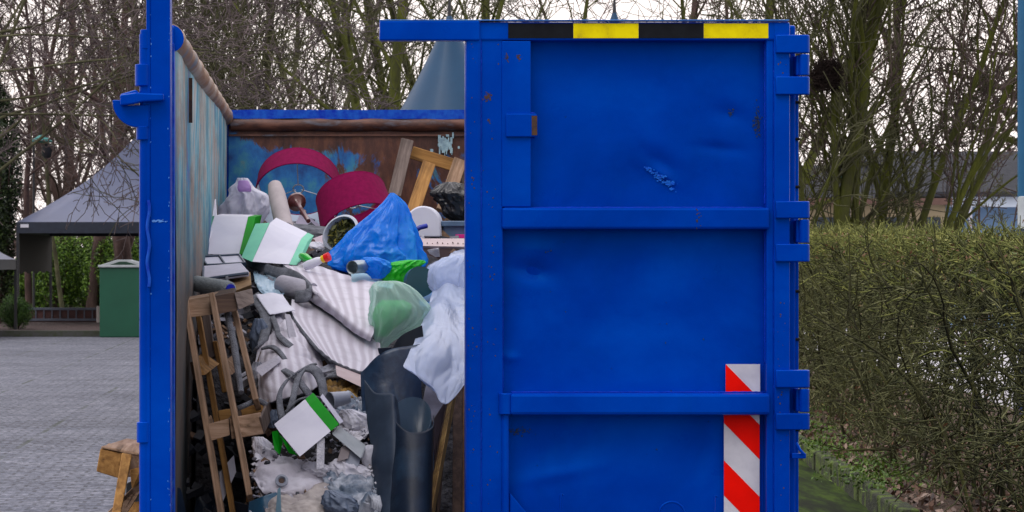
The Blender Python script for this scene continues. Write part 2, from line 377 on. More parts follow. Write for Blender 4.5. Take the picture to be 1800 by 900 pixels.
tag(g.build('kerb', MOSSK, bevel=.015), kind='structure')
LITTER = M_('leaf_litter', (.14,.085,.055), (.055,.032,.02), rough=.95, scale=16, bs=50, bstr=1, bd=.04, c3=(.04,.06,.01))
A = [[(kerbx(y)+.1+u*2.6, y, .10+.05*nz((u*6, y*1.5, 0), 3)+.03*math.sin(u*3)) for u in np.linspace(0, 1, 30)] for y in np.linspace(8, 40, 160)]
tag(MB().grid(A).build('leaf_bed', LITTER, smooth=180), kind='structure')

# ------------------------------------------------------------------ waste container
D = 9.57; S = F / D
def X_(px): return (px - VX) / S
def Z_(py): return H - (py - VY) / S
cont = empty('waste_container', (.565, D, 0), 'large blue open-top steel waste container with its left door swung open and rubbish heaped inside', 'waste container')
def part(m, name, mat, par=cont, **k): return m.build(name, mat, par, **k)
YI, YB = 9.68, 15.07
XL, XR = -.576, 1.70
m = MB(); m.box((XL-.03, YI, .16), (XR+.03, YB+.04, .24)); part(m, 'floor', RUSTSPOT)
m = MB()
for x in (-.35, 1.35): m.box((x, YI, 0), (x+.14, YB, .16))
part(m, 'skid', BLUE, bevel=.005)
# side walls: rusty inside, painted outside with ribs
for side, x0, x1 in (('L', XL-.05, XL), ('R', XR, XR+.05)):
    nu, nv = 100, 40; m = MB()
    xi, xo = (x1, x0) if side == 'L' else (x0, x1); sg = 1 if side == 'L' else -1
    A = [[(xi + sg*(.010*nz((y*1.3, z*1.1, 0), 5) + .004*math.sin(y*2)), y, z) for y in np.linspace(YI, YB, nu)] for z in np.linspace(.2, 2.44, nv)]
    m.grid(A, 0)
    m.box((min(xo, xi-sg*.03), YI, .2), (max(xo, xi-sg*.03), YB, 2.44), 1)
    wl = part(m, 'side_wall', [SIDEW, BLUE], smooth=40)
    m = MB(); xr = xi - sg*.018
    m.tube([(xr + .004*math.sin(i*1.7), YI-.03+(YB-YI+.02)*i/40, 2.448+.001*math.sin(i*2.3)) for i in range(41)], .050, 20)
    rm = part(m, 'rim', RIMW, wl, smooth=60)
    m = MB(); m.tube([(xr, YI-.036, 2.44), (xr, YI-.028, 2.44)], .053, 20); part(m, 'end_cap', BLUE, wl, smooth=40)
    for i in range(8):
        y = YI + .35 + i*.7; m = MB(); m.box((xo-(.07 if side == 'L' else 0), y, .2), (xo+(0 if side == 'L' else .07), y+.08, 2.4)); part(m, 'rib', BLUE, wl, bevel=.006)
m = MB(); m.box((XL+.001, 10.62, 2.17), (XL+.016, 10.64, 2.36)); part(m, 'drip_seam', RUSTSPOT)
# back wall
m = MB(); A = [[(x, YB - .008*nz((x*2, z*2, 0), 7) - .01*math.exp(-((x-.35)/.12)**2), z) for x in np.linspace(XL, XR, 90)] for z in np.linspace(.2, 2.4, 60)]
m.grid(A, 0); m.box((XL-.05, YB+.03, .2), (XR+.05, YB+.07, 2.44), 1)
bw = part(m, 'back_wall', [BACKW, BLUE], smooth=50)
m = MB(); m.tube([(XL+.01+(XR-XL-.02)*i/50, YB-.006+.003*math.sin(i*.9), 2.405+.0022*math.sin(i*.7)) for i in range(51)], .042, 18); part(m, 'rim', RIMR, bw, smooth=60)
m = MB(); A = [[(x, YB-.035-.003*math.sin(x*19), zz+(.006*nz((x*7, 0, 0), 2) if k == 0 else .003*nz((x*5, 0, 0), 4))) for x in np.linspace(XL, XR, 80)] for k, zz in enumerate((2.438, 2.492))]
m.grid(A); m.box((XL-.05, YB-.034, 2.44), (XR+.05, YB+.07, 2.49)); part(m, 'top_strip', EDGE, bw, smooth=30)
m = MB(); m.box((XL, YB-.018, 2.335), (XR, YB-.004, 2.347)); part(m, 'weld_line', RIMR, bw)
PRIMER = M_('pale_blue_primer', (.34,.50,.56), (.16,.26,.34), rough=.7, scale=40)
m = MB(); rnd = random.Random(8)       # scraped patch of pale primer
for k in range(70):
    a = rnd.uniform(0, 6.28); r = abs(rnd.gauss(0, .5)); cx = (783-VX)/F*15.0 + math.cos(a)*r*.055; cz = 1.58+(460-254)/F*15.0 + math.sin(a)*r*.055
    w_ = rnd.uniform(.002, .010); h_ = rnd.uniform(.006, .026)
    m.box((cx-w_, YB-.026-.00007*k, cz-h_), (cx+w_, YB-.0225-.00006*k, cz+h_))
part(m, 'scrape', PRIMER, bw)['kind'] = 'stuff'
# corner posts at the door end
for x0, x1 in ((X_(262)-.0, X_(304)), (X_(1388), X_(1404))):
    m = MB(); m.box((x0, D+.06, .1), (x1, D+.13, 2.49)); p = part(m, 'corner_post', BLUE, bevel=.008)
m = MB(); m.box((X_(1404), D+.08, .1), (X_(1411), D+.2, 2.3)); 
for yy in (180, 245, 330, 515, 600, 760): m.box((X_(1402), D+.07, Z_(yy)), (X_(1413), D+.09, Z_(yy-5)), 1)
part(m, 'corner_flange', [BLUE, BLACKP], bevel=.004)

# ---- right door, closed
rd = empty('door', (0,0,0), None); rd.parent = cont
rd.location = (1.78-.565, 0, 0)
def bx(name, x0, x1, y0, y1, f=0, t=.06, mat=BLUE, par=None, bevel=.007, w=0):
    """box on the door face from photo pixels; f = how far proud of the door plane"""
    m = MB(); m.box((X_(x0), D-f, Z_(y1)), (X_(x1), D-f+t, Z_(y0)))
    return m.build(name, mat, par or rd, bevel=bevel)
rd.name = 'door'
def dents(x, z):
    px, py = x*S+VX, VY-(z-H)*S; h = .006*nz((x*2.2, z*2.2, 0), 1) + .0022*nz((x*6, z*6, 0), 6)
    def gs(cx, cy, a, b_, ang, dep):
        dx, dy = px-cx, py-cy; c, s_ = math.cos(ang), math.sin(ang); u = dx*c+dy*s_; v = -dx*s_+dy*c
        return dep*math.exp(-(u/a)**2-(v/b_)**2)
    h += gs(940, 476, 32, 17, .2, .022) - gs(948, 440, 30, 16, 0, .006)
    h += gs(1164, 282, 34, 14, .6, .006) + gs(1150, 318, 60, 40, .5, .006)
    du_, dv_ = (px-1170)*math.cos(.62)+(py-308)*math.sin(.62), -(px-1170)*math.sin(.62)+(py-308)*math.cos(.62)
    h -= .010*math.exp(-(du_/20)**2)*math.exp(-(dv_/(11 if dv_ < 0 else 4))**2)
    h += gs(990, 790, 85, 40, -.4, .014) + gs(1010, 775, 20, 60, .6, -.006) + gs(985, 835, 60, 12, -.2, -.006)
    h += gs(1290, 200, 25, 16, .4, .008) + gs(1270, 260, 40, 10, .1, .005) + gs(1010, 120, 70, 50, 0, .006)
    h += gs(1240, 800, 14, 50, .2, .004) + gs(1120, 560, 120, 60, 0, .008) + gs(900, 630, 14, 8, 0, -.006)
    return h
m = MB()
A = [[(x, D+.066+dents(x, z)*1.25, z) for x in np.linspace(X_(870), X_(1362), 170)] for z in np.linspace(.24, Z_(60), 320)]
m.grid(A); m.box((X_(850), D+.092, .24), (X_(1380), D+.097, Z_(50)))
m.build('panel', BLUE, rd, smooth=180)
bx('stile', 818, 846, 38, 1180, .012, .09, bevel=.012)
bx('stile', 844, 884, 39, 1180, .0, .1, bevel=.006)
bx('lock_plate', 882, 933, 72, 364, .004, .08, bevel=.004)
bx('stile', 1347, 1362, 60, 1180, .0, .085, bevel=.008)
bx('stile', 1360, 1388, 40, 1180, .010, .07, bevel=.006)
tr = bx('top_rail', 842, 1388, 39, 71, .006, .09, bevel=.006)
bx('top_bar', 667, 843, 37, 72, .020, .05, bevel=.006)
m = MB(); m.box((X_(667), D-.0195, Z_(37.0)), (X_(1386), D+.04, Z_(35.4))); m.build('worn_top_highlight', M_('worn_highlight_blue', (.05,.26,.72), (.01,.12,.55), rough=.5, scale=20), rd, bevel=.002)  # worn top edge; its highlight is painted in as paler blue
r1 = bx('rail', 882, 1352, 365, 403, .018, .095, bevel=.010)
r2 = bx('rail', 896, 1352, 691, 729, .030, .11, bevel=.012)
bx('rail', 896, 1352, 1090, 1130, .02, .08, bevel=.010)
m = MB(); m.tube([(X_(888), D-.004, Z_(y)) for y in (728, 691)], .026, 20); m.build('rail_cap', BLUE, rd, smooth=40, bevel=.003)
m = MB(); m.tube([(X_(888), D+.0, Z_(y)) for y in (729, 1150)], .0150, 14); m.build('lock_rod', BLUE, rd, smooth=40)
m = MB(); m.prism([(X_(896), D+.005, Z_(866)), (X_(896), D+.005, Z_(960)), (X_(975), D+.005, Z_(960))], (0, .04, 0)); m.build('gusset', BLUE, rd, bevel=.004)
br_ = bx('bracket', 889, 943, 200, 241, .016, .05, bevel=.004)
m = MB(); m.box((X_(934), D-.0185, Z_(238)), (X_(943.5), D-.012, Z_(204))); m.build('worn_corner', RUSTSPOT, br_)
# weld beads
m = MB()
def bead(x0, y0, x1, y1, yy, r=.0035):
    n_ = max(3, int(math.hypot(x1-x0, y1-y0)/5)); rr = random.Random(int(x0+y0))
    m.tube([(X_(x0+(x1-x0)*i/n_)+rr.uniform(-.001,.001), yy, Z_(y0+(y1-y0)*i/n_)) for i in range(n_+1)], [r*rr.uniform(.7, 1.3) for i in range(n_+1)], 6)
bead(845.5, 60, 845.5, 900, D-.001); bead(933.5, 74, 933.5, 362, D+.05); bead(936, 364.5, 1346, 364.5, D+.05); bead(899, 690, 1346, 690, D+.02)
bead(884.5, 405, 884.5, 688, D+.03); bead(1347, 75, 1347, 360, D+.03); bead(1361, 75, 1361, 890, D-.001); bead(889, 199, 940, 199, D+.002); bead(889, 242, 940, 242, D+.002)
bead(1347, 405, 1347, 640, D+.03)
m.build('weld_seam', WELD, rd, smooth=180)
# hazard strip along the top: black, yellow, black, yellow
for nm, mt, x0, x1 in (('black_strip', BLACKP, 893, 1007), ('yellow_strip', YELLOWP, 1007.5, 1122), ('black_strip', BLACKP, 1122.5, 1236), ('yellow_strip', YELLOWP, 1236.5, 1350)):
    m = MB(); m.box((X_(x0), D-.0085, Z_(67.5)), (X_(x1), D-.005, Z_(41.5))); m.build(nm, mt, rd, bevel=.0008)
# red and white reflective tape
def tape(x0, x1, yt, yb, bounds, name):
    m = MB(); yy = D+.048
    m.box((X_(x0), yy, Z_(yb)), (X_(x1), yy+.0015, Z_(yt)), 0)
    for (a, b_) in bounds:      # red band: left edge from a to b_, falling 45 degrees to the right
        w_ = x1-x0; k = 1.02
        poly = [(x0, a), (x1, a+w_*k), (x1, b_+w_*k), (x0, b_)]
        def clip(pl, lim, keep_above):
            o = []
            for i in range(len(pl)):
                p, q = pl[i], pl[(i+1) % len(pl)]; ip = (p[1] <= lim) == keep_above or p[1] == lim; iq = (q[1] <= lim) == keep_above or q[1] == lim
                if ip: o.append(p)
                if ip != iq: t = (lim-p[1])/(q[1]-p[1]); o.append((p[0]+(q[0]-p[0])*t, lim))
            return o
        poly = clip(clip(poly, yb, True), yt, False)
        if len(poly) > 2: m.prism([(X_(px), yy-.0012, Z_(py)) for px, py in poly], (0, .001, 0), 1)
    m.build('reflective_tape', [WHITET, REDT], rd)
tape(1279, 1340, 641, 690, [(641, 760)], 'tape')
tape(1276, 1339, 731, 1100, [(684, 745), (811, 873), (937, 1000), (1062, 1120)], 'tape')
# hinges
def hinge(px0, px1, ys3, base, par, f=.02):
    (a0, a1), (b0, b1), (c0, c1) = ys3
    for (u0, u1) in ((a0, a1), (c0, c1)):
        m = MB()
        m.box((X_(1362), D-f-.006, Z_(u1)), (X_(1410), D-f+.035, Z_(u0)))
        m.tube([(X_(1413), D-f+.012, Z_(u1)), (X_(1413), D-f+.012, Z_(u0))], .0205, 16)
        m.build('hinge_arm', BLUE, par, bevel=.004, smooth=40)
    m = MB(); m.tube([(X_(1413), D-f+.012, Z_(b1-1)), (X_(1413), D-f+.012, Z_(b0+1))], .0195, 16)
    m.box((X_(1400), D-f+.02, Z_(b1-2)), (X_(1411), D+.1, Z_(b0+2)))
    m.build('hinge_knuckle', BLUE, par, bevel=.003, smooth=40)
for ys3 in (((62, 94), (95, 134), (135, 167)), ((354, 384), (385, 428), (429, 460)), ((650, 681), (682, 725), (726, 755)), ((1000,1030),(1031,1070),(1071,1100))):
    hinge(0, 0, ys3, 0, rd)
m = MB(); m.box((X_(1392), D+.0, Z_(806)), (X_(1417), D+.03, Z_(797))); m.tube([(X_(1400), D, Z_(778)), (X_(1405), D-.01, Z_(790)), (X_(1412), D-.012, Z_(798))], .006, 8); m.build('hinge_latch', BLUE, rd, bevel=.002, smooth=40)
# lashing hooks and ring low on the door
for hx, y0 in ((986, 868), (1256, 871)):
    m = MB(); m.tube([(X_(hx+4), D+.0, Z_(y0+2)), (X_(hx), D-.004, Z_(y0)), (X_(hx-1), D-.006, Z_(y0+8)), (X_(hx-1), D+.0, Z_(y0+34)), (X_(hx-1), D+.05, Z_(y0+40))], .0045, 8); m.build('lashing_hook', BLUE, rd, smooth=40)
m = MB(); m.tube([(X_(1182+23*math.cos(a)), D+.018, Z_(906-23*math.sin(a))) for a in np.linspace(0, 2*math.pi, 30)], .0045, 8); m.build('ring', BLUE, rd, smooth=60)
# chipped spots of rust
m = MB(); rnd = random.Random(3)
def blot(px, py, w_, h_, n_, yy):
    for k in range(n_):
        cx, cy = px+rnd.gauss(0, w_/2.4), py+rnd.gauss(0, h_/2.4); r = rnd.uniform(.3, 1.0)
        pts = [(X_(cx+math.cos(a)*r*rnd.uniform(.7,2.0)), yy-.0004-.00002*k, Z_(cy+math.sin(a)*r*rnd.uniform(.7,2.6))) for a in np.linspace(0, 5.6, 7)]
        m.add(pts, [tuple(range(7))[::-1]])
blot(857, 171, 9, 11, 40, D-.0); blot(857, 171, 3, 5, 30, D-.0); blot(891, 101, 4, 8, 22, D-.004); blot(911, 101, 6, 5, 22, D-.004); blot(859, 215, 3, 8, 8, D-.0)
blot(1225, 379, 6, 25, 16, D-.018); blot(1233, 700, 4, 6, 10, D-.026); blot(1160, 697, 8, 3, 6, D-.026); blot(1372, 120, 8, 60, 10, D-.010); blot(1372, 660, 10, 300, 30, D-.010); blot(830, 500, 8, 700, 50, D-.012); blot(862, 560, 14, 600, 36, D)
m.build('chipped_paint', RUSTSPOT, rd)['kind'] = 'stuff'
m = MB()
def blot2(px, py, w_, h_, n_):
    for k in range(n_):
        cx, cy = px+rnd.gauss(0, w_/2.4), py+rnd.gauss(0, h_/2.4); r = rnd.uniform(.3, 1.1)
        yy = D+.066+dents(X_(cx), Z_(cy))*1.25-.003
        pts = [(X_(cx+math.cos(a)*r*rnd.uniform(.7,2.2)), yy-.00002*k, Z_(cy+math.sin(a)*r*rnd.uniform(.7,2.6))) for a in np.linspace(0, 5.6, 7)]
        m.add(pts, [tuple(range(7))[::-1]])
blot2(915, 760, 26, 8, 60); blot2(1336, 210, 8, 36, 90); blot2(1290, 195, 8, 8, 14); blot2(1120, 600, 300, 300, 16); blot2(965, 442, 8, 3, 5)
m.build('scuff_mark', M_('dark_green_scuff', (.006,.03,.10), (.01,.02,.04), rough=.8, scale=50), rd)['kind'] = 'stuff'

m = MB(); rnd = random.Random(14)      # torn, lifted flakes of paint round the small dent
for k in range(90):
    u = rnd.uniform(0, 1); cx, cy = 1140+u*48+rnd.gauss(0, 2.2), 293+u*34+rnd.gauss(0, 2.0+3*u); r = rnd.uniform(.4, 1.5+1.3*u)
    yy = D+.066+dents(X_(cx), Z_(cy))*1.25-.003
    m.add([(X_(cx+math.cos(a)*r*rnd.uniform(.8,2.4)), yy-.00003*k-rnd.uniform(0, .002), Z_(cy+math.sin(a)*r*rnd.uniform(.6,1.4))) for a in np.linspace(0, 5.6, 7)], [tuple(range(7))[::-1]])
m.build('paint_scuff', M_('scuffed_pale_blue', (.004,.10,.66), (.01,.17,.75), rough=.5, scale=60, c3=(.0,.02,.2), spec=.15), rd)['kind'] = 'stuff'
# ---- left door, swung open towards the viewer
ld = empty('door', (0,0,0)); ld.parent = cont; ld.location = (-.6-.565, 0, 0)
d1 = D - 1.2; S1 = F / d1
def X1(px): return (px - VX) / S1
def Z1(py): return H - (py - VY) / S1
m = MB(); m.box((X1(262), d1, .2), (X1(299.5), d1+.1, 2.5)); m.build('stile', BLUE, ld, bevel=.006)
m = MB(); m.box((X1(257), d1-.004, .2), (X1(264), d1+.04, 2.5)); m.build('edge_strip', BLUE, ld, bevel=.003)
def lbox(x0, x1, ya, yb, z0, z1, name, mat=BLUE, bevel=0):     # the door leans outwards towards its hinges
    k = -.062/1.2; m = MB()
    m.prism([(x0+k*(ya-d1), ya, z0), (x1+k*(ya-d1), ya, z0), (x1+k*(yb-d1), yb, z0), (x0+k*(yb-d1), yb, z0)], (0, 0, z1-z0)); return m.build(name, mat, ld, bevel=bevel)
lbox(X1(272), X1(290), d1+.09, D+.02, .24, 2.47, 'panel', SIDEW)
for z in (.26, 1.0, 1.7, 2.4):
    lbox(X1(258), X1(270), d1+.1, D, z, z+.08, 'rail', bevel=.006)
m = MB(); m.tube([(X1(253), d1+.01, .15), (X1(253), d1+.01, Z1(60))], .0165, 16); rod = m.build('lock_rod', BLUE, ld, smooth=40)
for (x0, x1, y0, y1, nm) in ((245, 262, 52, 86, 'rod_guide'), (236, 262, 113, 151, 'rod_guide'), (238, 262, 222, 246, 'rod_collar'), (239, 262, 742, 778, 'rod_collar')):
    m = MB(); m.tube([(X1((x0+x1)/2+1), d1+.008, Z1(y1)), (X1((x0+x1)/2+1), d1+.008, Z1(y0))], (x1-x0)/2/S1, 20); m.build(nm, BLUE, rod, smooth=40, bevel=.002)
m = MB()     # half-round hook plate
poly = [(X1(262), d1-.01, Z1(184)), (X1(262), d1-.01, Z1(224)), (X1(246), d1-.01, Z1(224))] + [(X1(243-45*math.sin(a)), d1-.01, Z1(178+46*math.cos(a))) for a in np.linspace(.05, math.pi/2, 12)] + [(X1(198), d1-.01, Z1(176)), (X1(214), d1-.01, Z1(176)), (X1(216), d1-.01, Z1(186))]
m.prism(poly, (0, .06, 0)); m.build('hook_plate', BLUE, ld, bevel=.003)
m = MB(); m.prism([(X1(212), d1-.04, Z1(168)), (X1(240), d1-.04, Z1(164)), (X1(289), d1-.04, Z1(166)), (X1(289), d1-.04, Z1(178)), (X1(252), d1-.04, Z1(180)), (X1(236), d1-.04, Z1(184)), (X1(213), d1-.04, Z1(187))], (0, .035, 0)); m.build('latch_lever', BLUE, ld, bevel=.005)
m = MB(); m.prism([(X1(212), d1-.02, Z1(166)), (X1(240), d1-.02, Z1(158)), (X1(246), d1-.02, Z1(166)), (X1(240), d1-.02, Z1(176)), (X1(212), d1-.02, Z1(176))], (0, .09, 0)); m.build('latch_block', BLUE, ld, bevel=.005)
m = MB(); m.tube([(X1(261+2.2*math.sin(i*.8)), d1-.008, Z1(352+i*8)) for i in range(20)], .0055, 8); m.build('weld_run', EDGE, ld, smooth=60)
m = MB(); rnd = random.Random(9)
for k in range(26):
    cx, cy, r = 268+rnd.uniform(0, 26), 388+rnd.gauss(0, 1.5), rnd.uniform(.5, 1.6); m.add([(X1(cx+math.cos(a)*r*1.6), d1-.0012-.00001*k, Z1(cy+math.sin(a)*r)) for a in np.linspace(0, 5.4, 6)], [(5,4,3,2,1,0)])
for k in range(60):
    cx, cy, r = rnd.choice((264, 297))+rnd.uniform(-2, 2), rnd.uniform(0, 900), rnd.uniform(.3, .9); m.add([(X1(cx+math.cos(a)*r), d1-.0012-.00001*k, Z1(cy+math.sin(a)*r*2)) for a in np.linspace(0, 5.4, 6)], [(5,4,3,2,1,0)])
m.build('scratch', M_('pale_blue_scratch', (.10,.32,.85), (.05,.2,.6), rough=.5), ld)['kind'] = 'stuff'
m = MB(); m.box((X_(299.5), D+.05, .2), (X_(305), D+.12, 2.42)); part(m, 'door_seal_strip', EDGE, bevel=.002)
# ------------------------------------------------------------------ the heap under the rubbish
RUB = M_('dusty_debris', (.085,.083,.095), (.022,.021,.026), rough=.95, scale=9, bs=28, bstr=1, bd=.04, c3=(.015,.014,.018))
def zs(d):
    py = float(np.interp(d, [b for a, b in PD][::-1], [a for a, b in PD][::-1])); return H - (py - VY)/F*d
A = []
for y in np.linspace(9.72, 15.0, 110):
    r = []
    for x in np.linspace(XL+.02, XR-.02, 90):
        z = zs(max(y-.10, 9.7)) - .07 + .05*fold((x*5, y*5, 0), 2) + .03*nz((x*14, y*14, 0), 1)
        lo = max(0, min(1, (-.22-x)/.12))*max(0, min(1, (11.0-y)/.5)) + max(0, min(1, (x-.30)/.1))*max(0, min(1, (11.3-y)/.8))
        r.append((x, y, max(.26, z - 1.0*lo)))
    A.append(r)
tag(MB().grid(A).build('debris_heap', RUB, smooth=60), 'loose grey rubble filling the container under the rubbish', kind='stuff')
# loose chips and crumbs of plaster
SH = [M_('plaster_crumb', (.52,.52,.58), (.34,.34,.40), rough=.9, scale=30), M_('grey_crumb', (.20,.20,.24), (.08,.08,.10), rough=.9, scale=30), M_('brown_crumb', (.20,.12,.07), (.08,.05,.04), rough=.9, scale=30),
      M_('dark_crumb', (.03,.035,.05), (.012,.012,.018), rough=.6, scale=30)]
rnd = random.Random(21); m = MB()
def chip(p, s, mi):
    Mx = Matrix.Translation(p) @ Matrix.Rotation(rnd.uniform(0, 6.3), 4, 'Z') @ Matrix.Rotation(rnd.uniform(-.9, .9), 4, 'X') @ Matrix.Rotation(rnd.uniform(-.9, .9), 4, 'Y')
    a, b_, c_ = s*rnd.uniform(.5, 1.6), s*rnd.uniform(.4, 1.1), s*rnd.uniform(.12, .6)
    vs = [Mx @ Vector((sx*a*rnd.uniform(.6, 1), sy*b_*rnd.uniform(.6, 1), sz*c_)) for sz in (-1, 1) for sx, sy in ((-1,-1), (1,-1), (1,1), (-1,1))]
    m.add(vs, [(0,3,2,1),(4,5,6,7),(0,1,5,4),(1,2,6,5),(2,3,7,6),(3,0,4,7)], mi)
def chips(x0, x1, y0, y1, n_, smin, smax, w_, dd=(-.06, .02)):
    for _ in range(n_):
        py = rnd.uniform(y0, y1); chip(Q(rnd.uniform(x0, x1), py, rnd.uniform(*dd)), rnd.uniform(smin, smax), rnd.choices((0,1,2,3), w_)[0])
chips(545, 668, 700, 890, 520, .003, .012, (6, 2, .4, .6)); chips(440, 560, 780, 900, 220, .004, .014, (5, 3, 1, 1))
chips(430, 650, 640, 760, 160, .01, .03, (2, 4, 2, 3), (.05, .14)); chips(350, 480, 440, 620, 160, .01, .035, (2, 3, 2, 4), (.1, .2))
chips(400, 818, 390, 450, 200, .01, .05, (3, 2, 2, 3), (.0, .3)); chips(320, 480, 560, 900, 90, .01, .04, (.2, .6, 1, 9), (.35, .6))  # mostly dark crumbs behind the left pallet, painting its shade deeper
tag(m.build('rubble', SH), 'crumbs of white plaster and dark scraps strewn over the rubbish', kind='stuff')

# ------------------------------------------------------------------ materials of the rubbish
WHITE = M_('white_plastic', (.70,.71,.80), (.60,.61,.72), rough=.45, scale=3, bstr=.05)
CARD = M_('white_card', (.60,.60,.69), (.50,.50,.60), rough=.7, scale=4, bs=70, bstr=.1)
GREENP = M_('green_print', (.003,.26,.008), (.002,.20,.006), spec=.12, rough=.6, scale=6, bstr=.05)
MINT = M_('mint_print', (.14,.52,.34), (.10,.44,.30), rough=.6, scale=6, bstr=.05)
CREAM = M_('cream_foam', (.42,.37,.38), (.33,.29,.30), rough=.8, scale=10)
MAGENTA = M_('magenta_fabric', (.18,.003,.052), (.14,.002,.040), rough=.9, scale=40, bs=260, bstr=.5, bd=.001, spec=.1)
SHADEIN = M_('shade_lining', (.40,.47,.58), (.32,.40,.50), rough=.6)
WIRE = M_('pale_wire', (.55,.55,.58), rough=.35, metal=.3)
DARKRED = M_('dark_red_lacquer', (.11,.022,.02), (.07,.012,.012), rough=.3, coat=.4)
LEAFM = [M_('dead_leaf', (.10,.105,.02), (.05,.06,.012), rough=.7, scale=20), M_('yellow_leaf', (.32,.27,.04), (.2,.18,.03), rough=.7, scale=20), M_('dark_leaf', (.022,.030,.012), rough=.7)]
GREYBLUE = M_('blue_grey_plastic', (.10,.17,.28), (.07,.12,.20), rough=.4)
CONC = M_('striped_underlay', (.40,.385,.44), (.32,.31,.37), rough=.9, scale=6, bs=60, bstr=.6, bd=.006)
def m_underlay():
    m, n, b = nmat('ribbed_underlay'); v = coords(n, kind='UV')
    return m
FELT = M_('grey_felt', (.17,.18,.21), (.09,.095,.115), rough=1, scale=30, bs=150, bstr=1, bd=.008)
DARKSHEET = M_('dark_blue_vinyl', (.008,.018,.040), (.004,.010,.024), rough=.42, scale=4, bs=9, bstr=.25, bd=.02, c3=(.012,.03,.06), spec=.2)
PALESHEET = M_('grey_vinyl_back', (.028,.046,.078), (.012,.022,.042), rough=.55, spec=.3, scale=5)
W_A = [wood('pale_wood_%s' % 'xyz'[a], (.44,.30,.21), (.25,.155,.095), a) for a in range(3)]
W_B = [wood('grey_wood_%s' % 'xyz'[a], (.22,.175,.155), (.12,.09,.08), a) for a in range(3)]
W_O = [wood('orange_wood_%s' % 'xyz'[a], (.50,.27,.085), (.30,.15,.045), a) for a in range(3)]
W_D = [wood('dark_wood_%s' % 'xyz'[a], (.115,.068,.045), (.06,.034,.024), a) for a in range(3)]
DUSTY = M_('dusty_white_plastic', (.60,.60,.67), (.42,.43,.50), rough=.7, scale=6, bs=24, bstr=.5, bd=.01, c3=(.20,.22,.29))
DUSTYDARK = M_('dust_smeared_dark_plastic', (.50,.53,.60), (.10,.14,.20), rough=.6, scale=7, bs=24, bstr=.6, bd=.01, c3=(.025,.045,.08))
GREYP = M_('grey_plastic', (.26,.29,.36), (.20,.22,.28), rough=.5)

# ------------------------------------------------------------------ back row
def shade(name, label, c, rpx, d, axis, hgt, lining, taper=.80):
    """drum lamp shade: c = pixel centre of the open rim facing the viewer"""
    O = P(c[0], c[1], d); z = Vector(axis).normalized(); r = rpx/F*d
    x = z.cross(Vector((0, 0, 1))).normalized(); y = z.cross(x)
    Mx = Matrix(((x.x, y.x, z.x, O.x), (x.y, y.y, z.y, O.y), (x.z, y.z, z.z, O.z), (0,0,0,1)))
    t = empty(name, O, label, 'lamp shade')
    m = MB(); m.lathe([(r*(1-(1-taper)*i/6), hgt*i/6) for i in range(7)], Mx, 72)
    m.lathe([((r-.004)*(1-(1-taper)*i/6), hgt*i/6) for i in range(7)][::-1], Mx, 72, 1)
    m.build('fabric_drum', [MAGENTA, lining], t, smooth=60)
    for q, rr in ((0, r-.002), (hgt, (r-.002)*taper)):
        m = MB(); m.tube([Mx @ Vector((rr*math.cos(a), rr*math.sin(a), q)) for a in np.linspace(0, 2*math.pi, 60)], .004, 6); m.build('rim', MAGENTA, t, smooth=60)
    m = MB()
    for k in range(3):
        a = 2*math.pi*k/3+.5; m.tube([Mx @ Vector((rr*math.cos(a)*f, rr*math.sin(a)*f, hgt-.02-.05*(1-f))) for f, rr in ((.08, r*taper), (.5, r*taper), (1, r*taper))], .0028, 5)
    m.tube([Mx @ Vector((.03*math.cos(a), .03*math.sin(a), hgt-.07)) for a in np.linspace(0, 2*math.pi, 16)], .004, 5)
    m.build('wire_spider', WIRE, t, smooth=60); return t
shade('lampshade', 'magenta drum lamp shade standing open against the rusty back wall', (523, 350), 77, 14.1, (.04, .80, .60), .17, SHADEIN, taper=.95)
shade('lampshade', 'magenta drum lamp shade lying on its side behind the blue bag', (634, 402), 70, 13.4, (-.22, .60, .77), .24, MAGENTA, taper=.90)
t = empty('table_lamp', P(540, 395, 13.7), 'dark red turned wooden lamp base lying inside the far lamp shade', 'lamp base')
ax = (P(548, 398, 13.35) - P(521, 355, 13.75)).normalized(); O = P(521, 355, 13.75); x = ax.cross(Vector((1,0,.2))).normalized(); y = ax.cross(x)
Mx = Matrix(((x.x, y.x, ax.x, O.x), (x.y, y.y, ax.y, O.y), (x.z, y.z, ax.z, O.z), (0,0,0,1)))
m = MB(); m.lathe([(0, -.01), (.05, -.01), (.054, 0), (.05, .014), (.030, .022), (.020, .04)], Mx, 32); m.build('foot', DARKRED, t, smooth=50)
m = MB(); m.lathe([(.018, .04), (.022, .05), (.014, .06), (.013, .18), (.019, .19), (.013, .2), (.012, .34), (0, .34)], Mx, 24); m.build('column', DARKRED, t, smooth=50)

BAGW = film('white_bag_film', (.72,.73,.84), .80, .3, .3)
b0 = sack([(313, 418, 434), (320, 416, 440), (330, 405, 446), (342, 404, 466), (356, 396, 470), (370, 389, 468), (384, 388, 462), (396, 398, 455)], 13.5, .8, amp=.24, fr=1.9, seed=4, nv=80, n=100)
t = b0.build('carrier_bag', BAGW, smooth=180); tag(t, 'crumpled white carrier bag wedged in the far left corner', 'plastic bag')
m = sack([(317, 419, 436), (324, 418, 440), (331, 417, 442), (337, 420, 441)], 13.36, .8, amp=.05, nv=16, n=30, seed=2); m.build('lilac_tub', film('lilac_plastic', (.55,.36,.72), .7, .3, .3), t, smooth=180)
m = MB(); m.tube([P(483+i*3, 326+i*13, 13.1-i*.05) for i in range(7)], [.036, .044, .046, .046, .047, .047, .047], 32)
t = m.build('foam_roll', CREAM, smooth=50, bevel=.003); tag(t, 'pale cream foam roll standing between white bag and lamp base', 'roll')

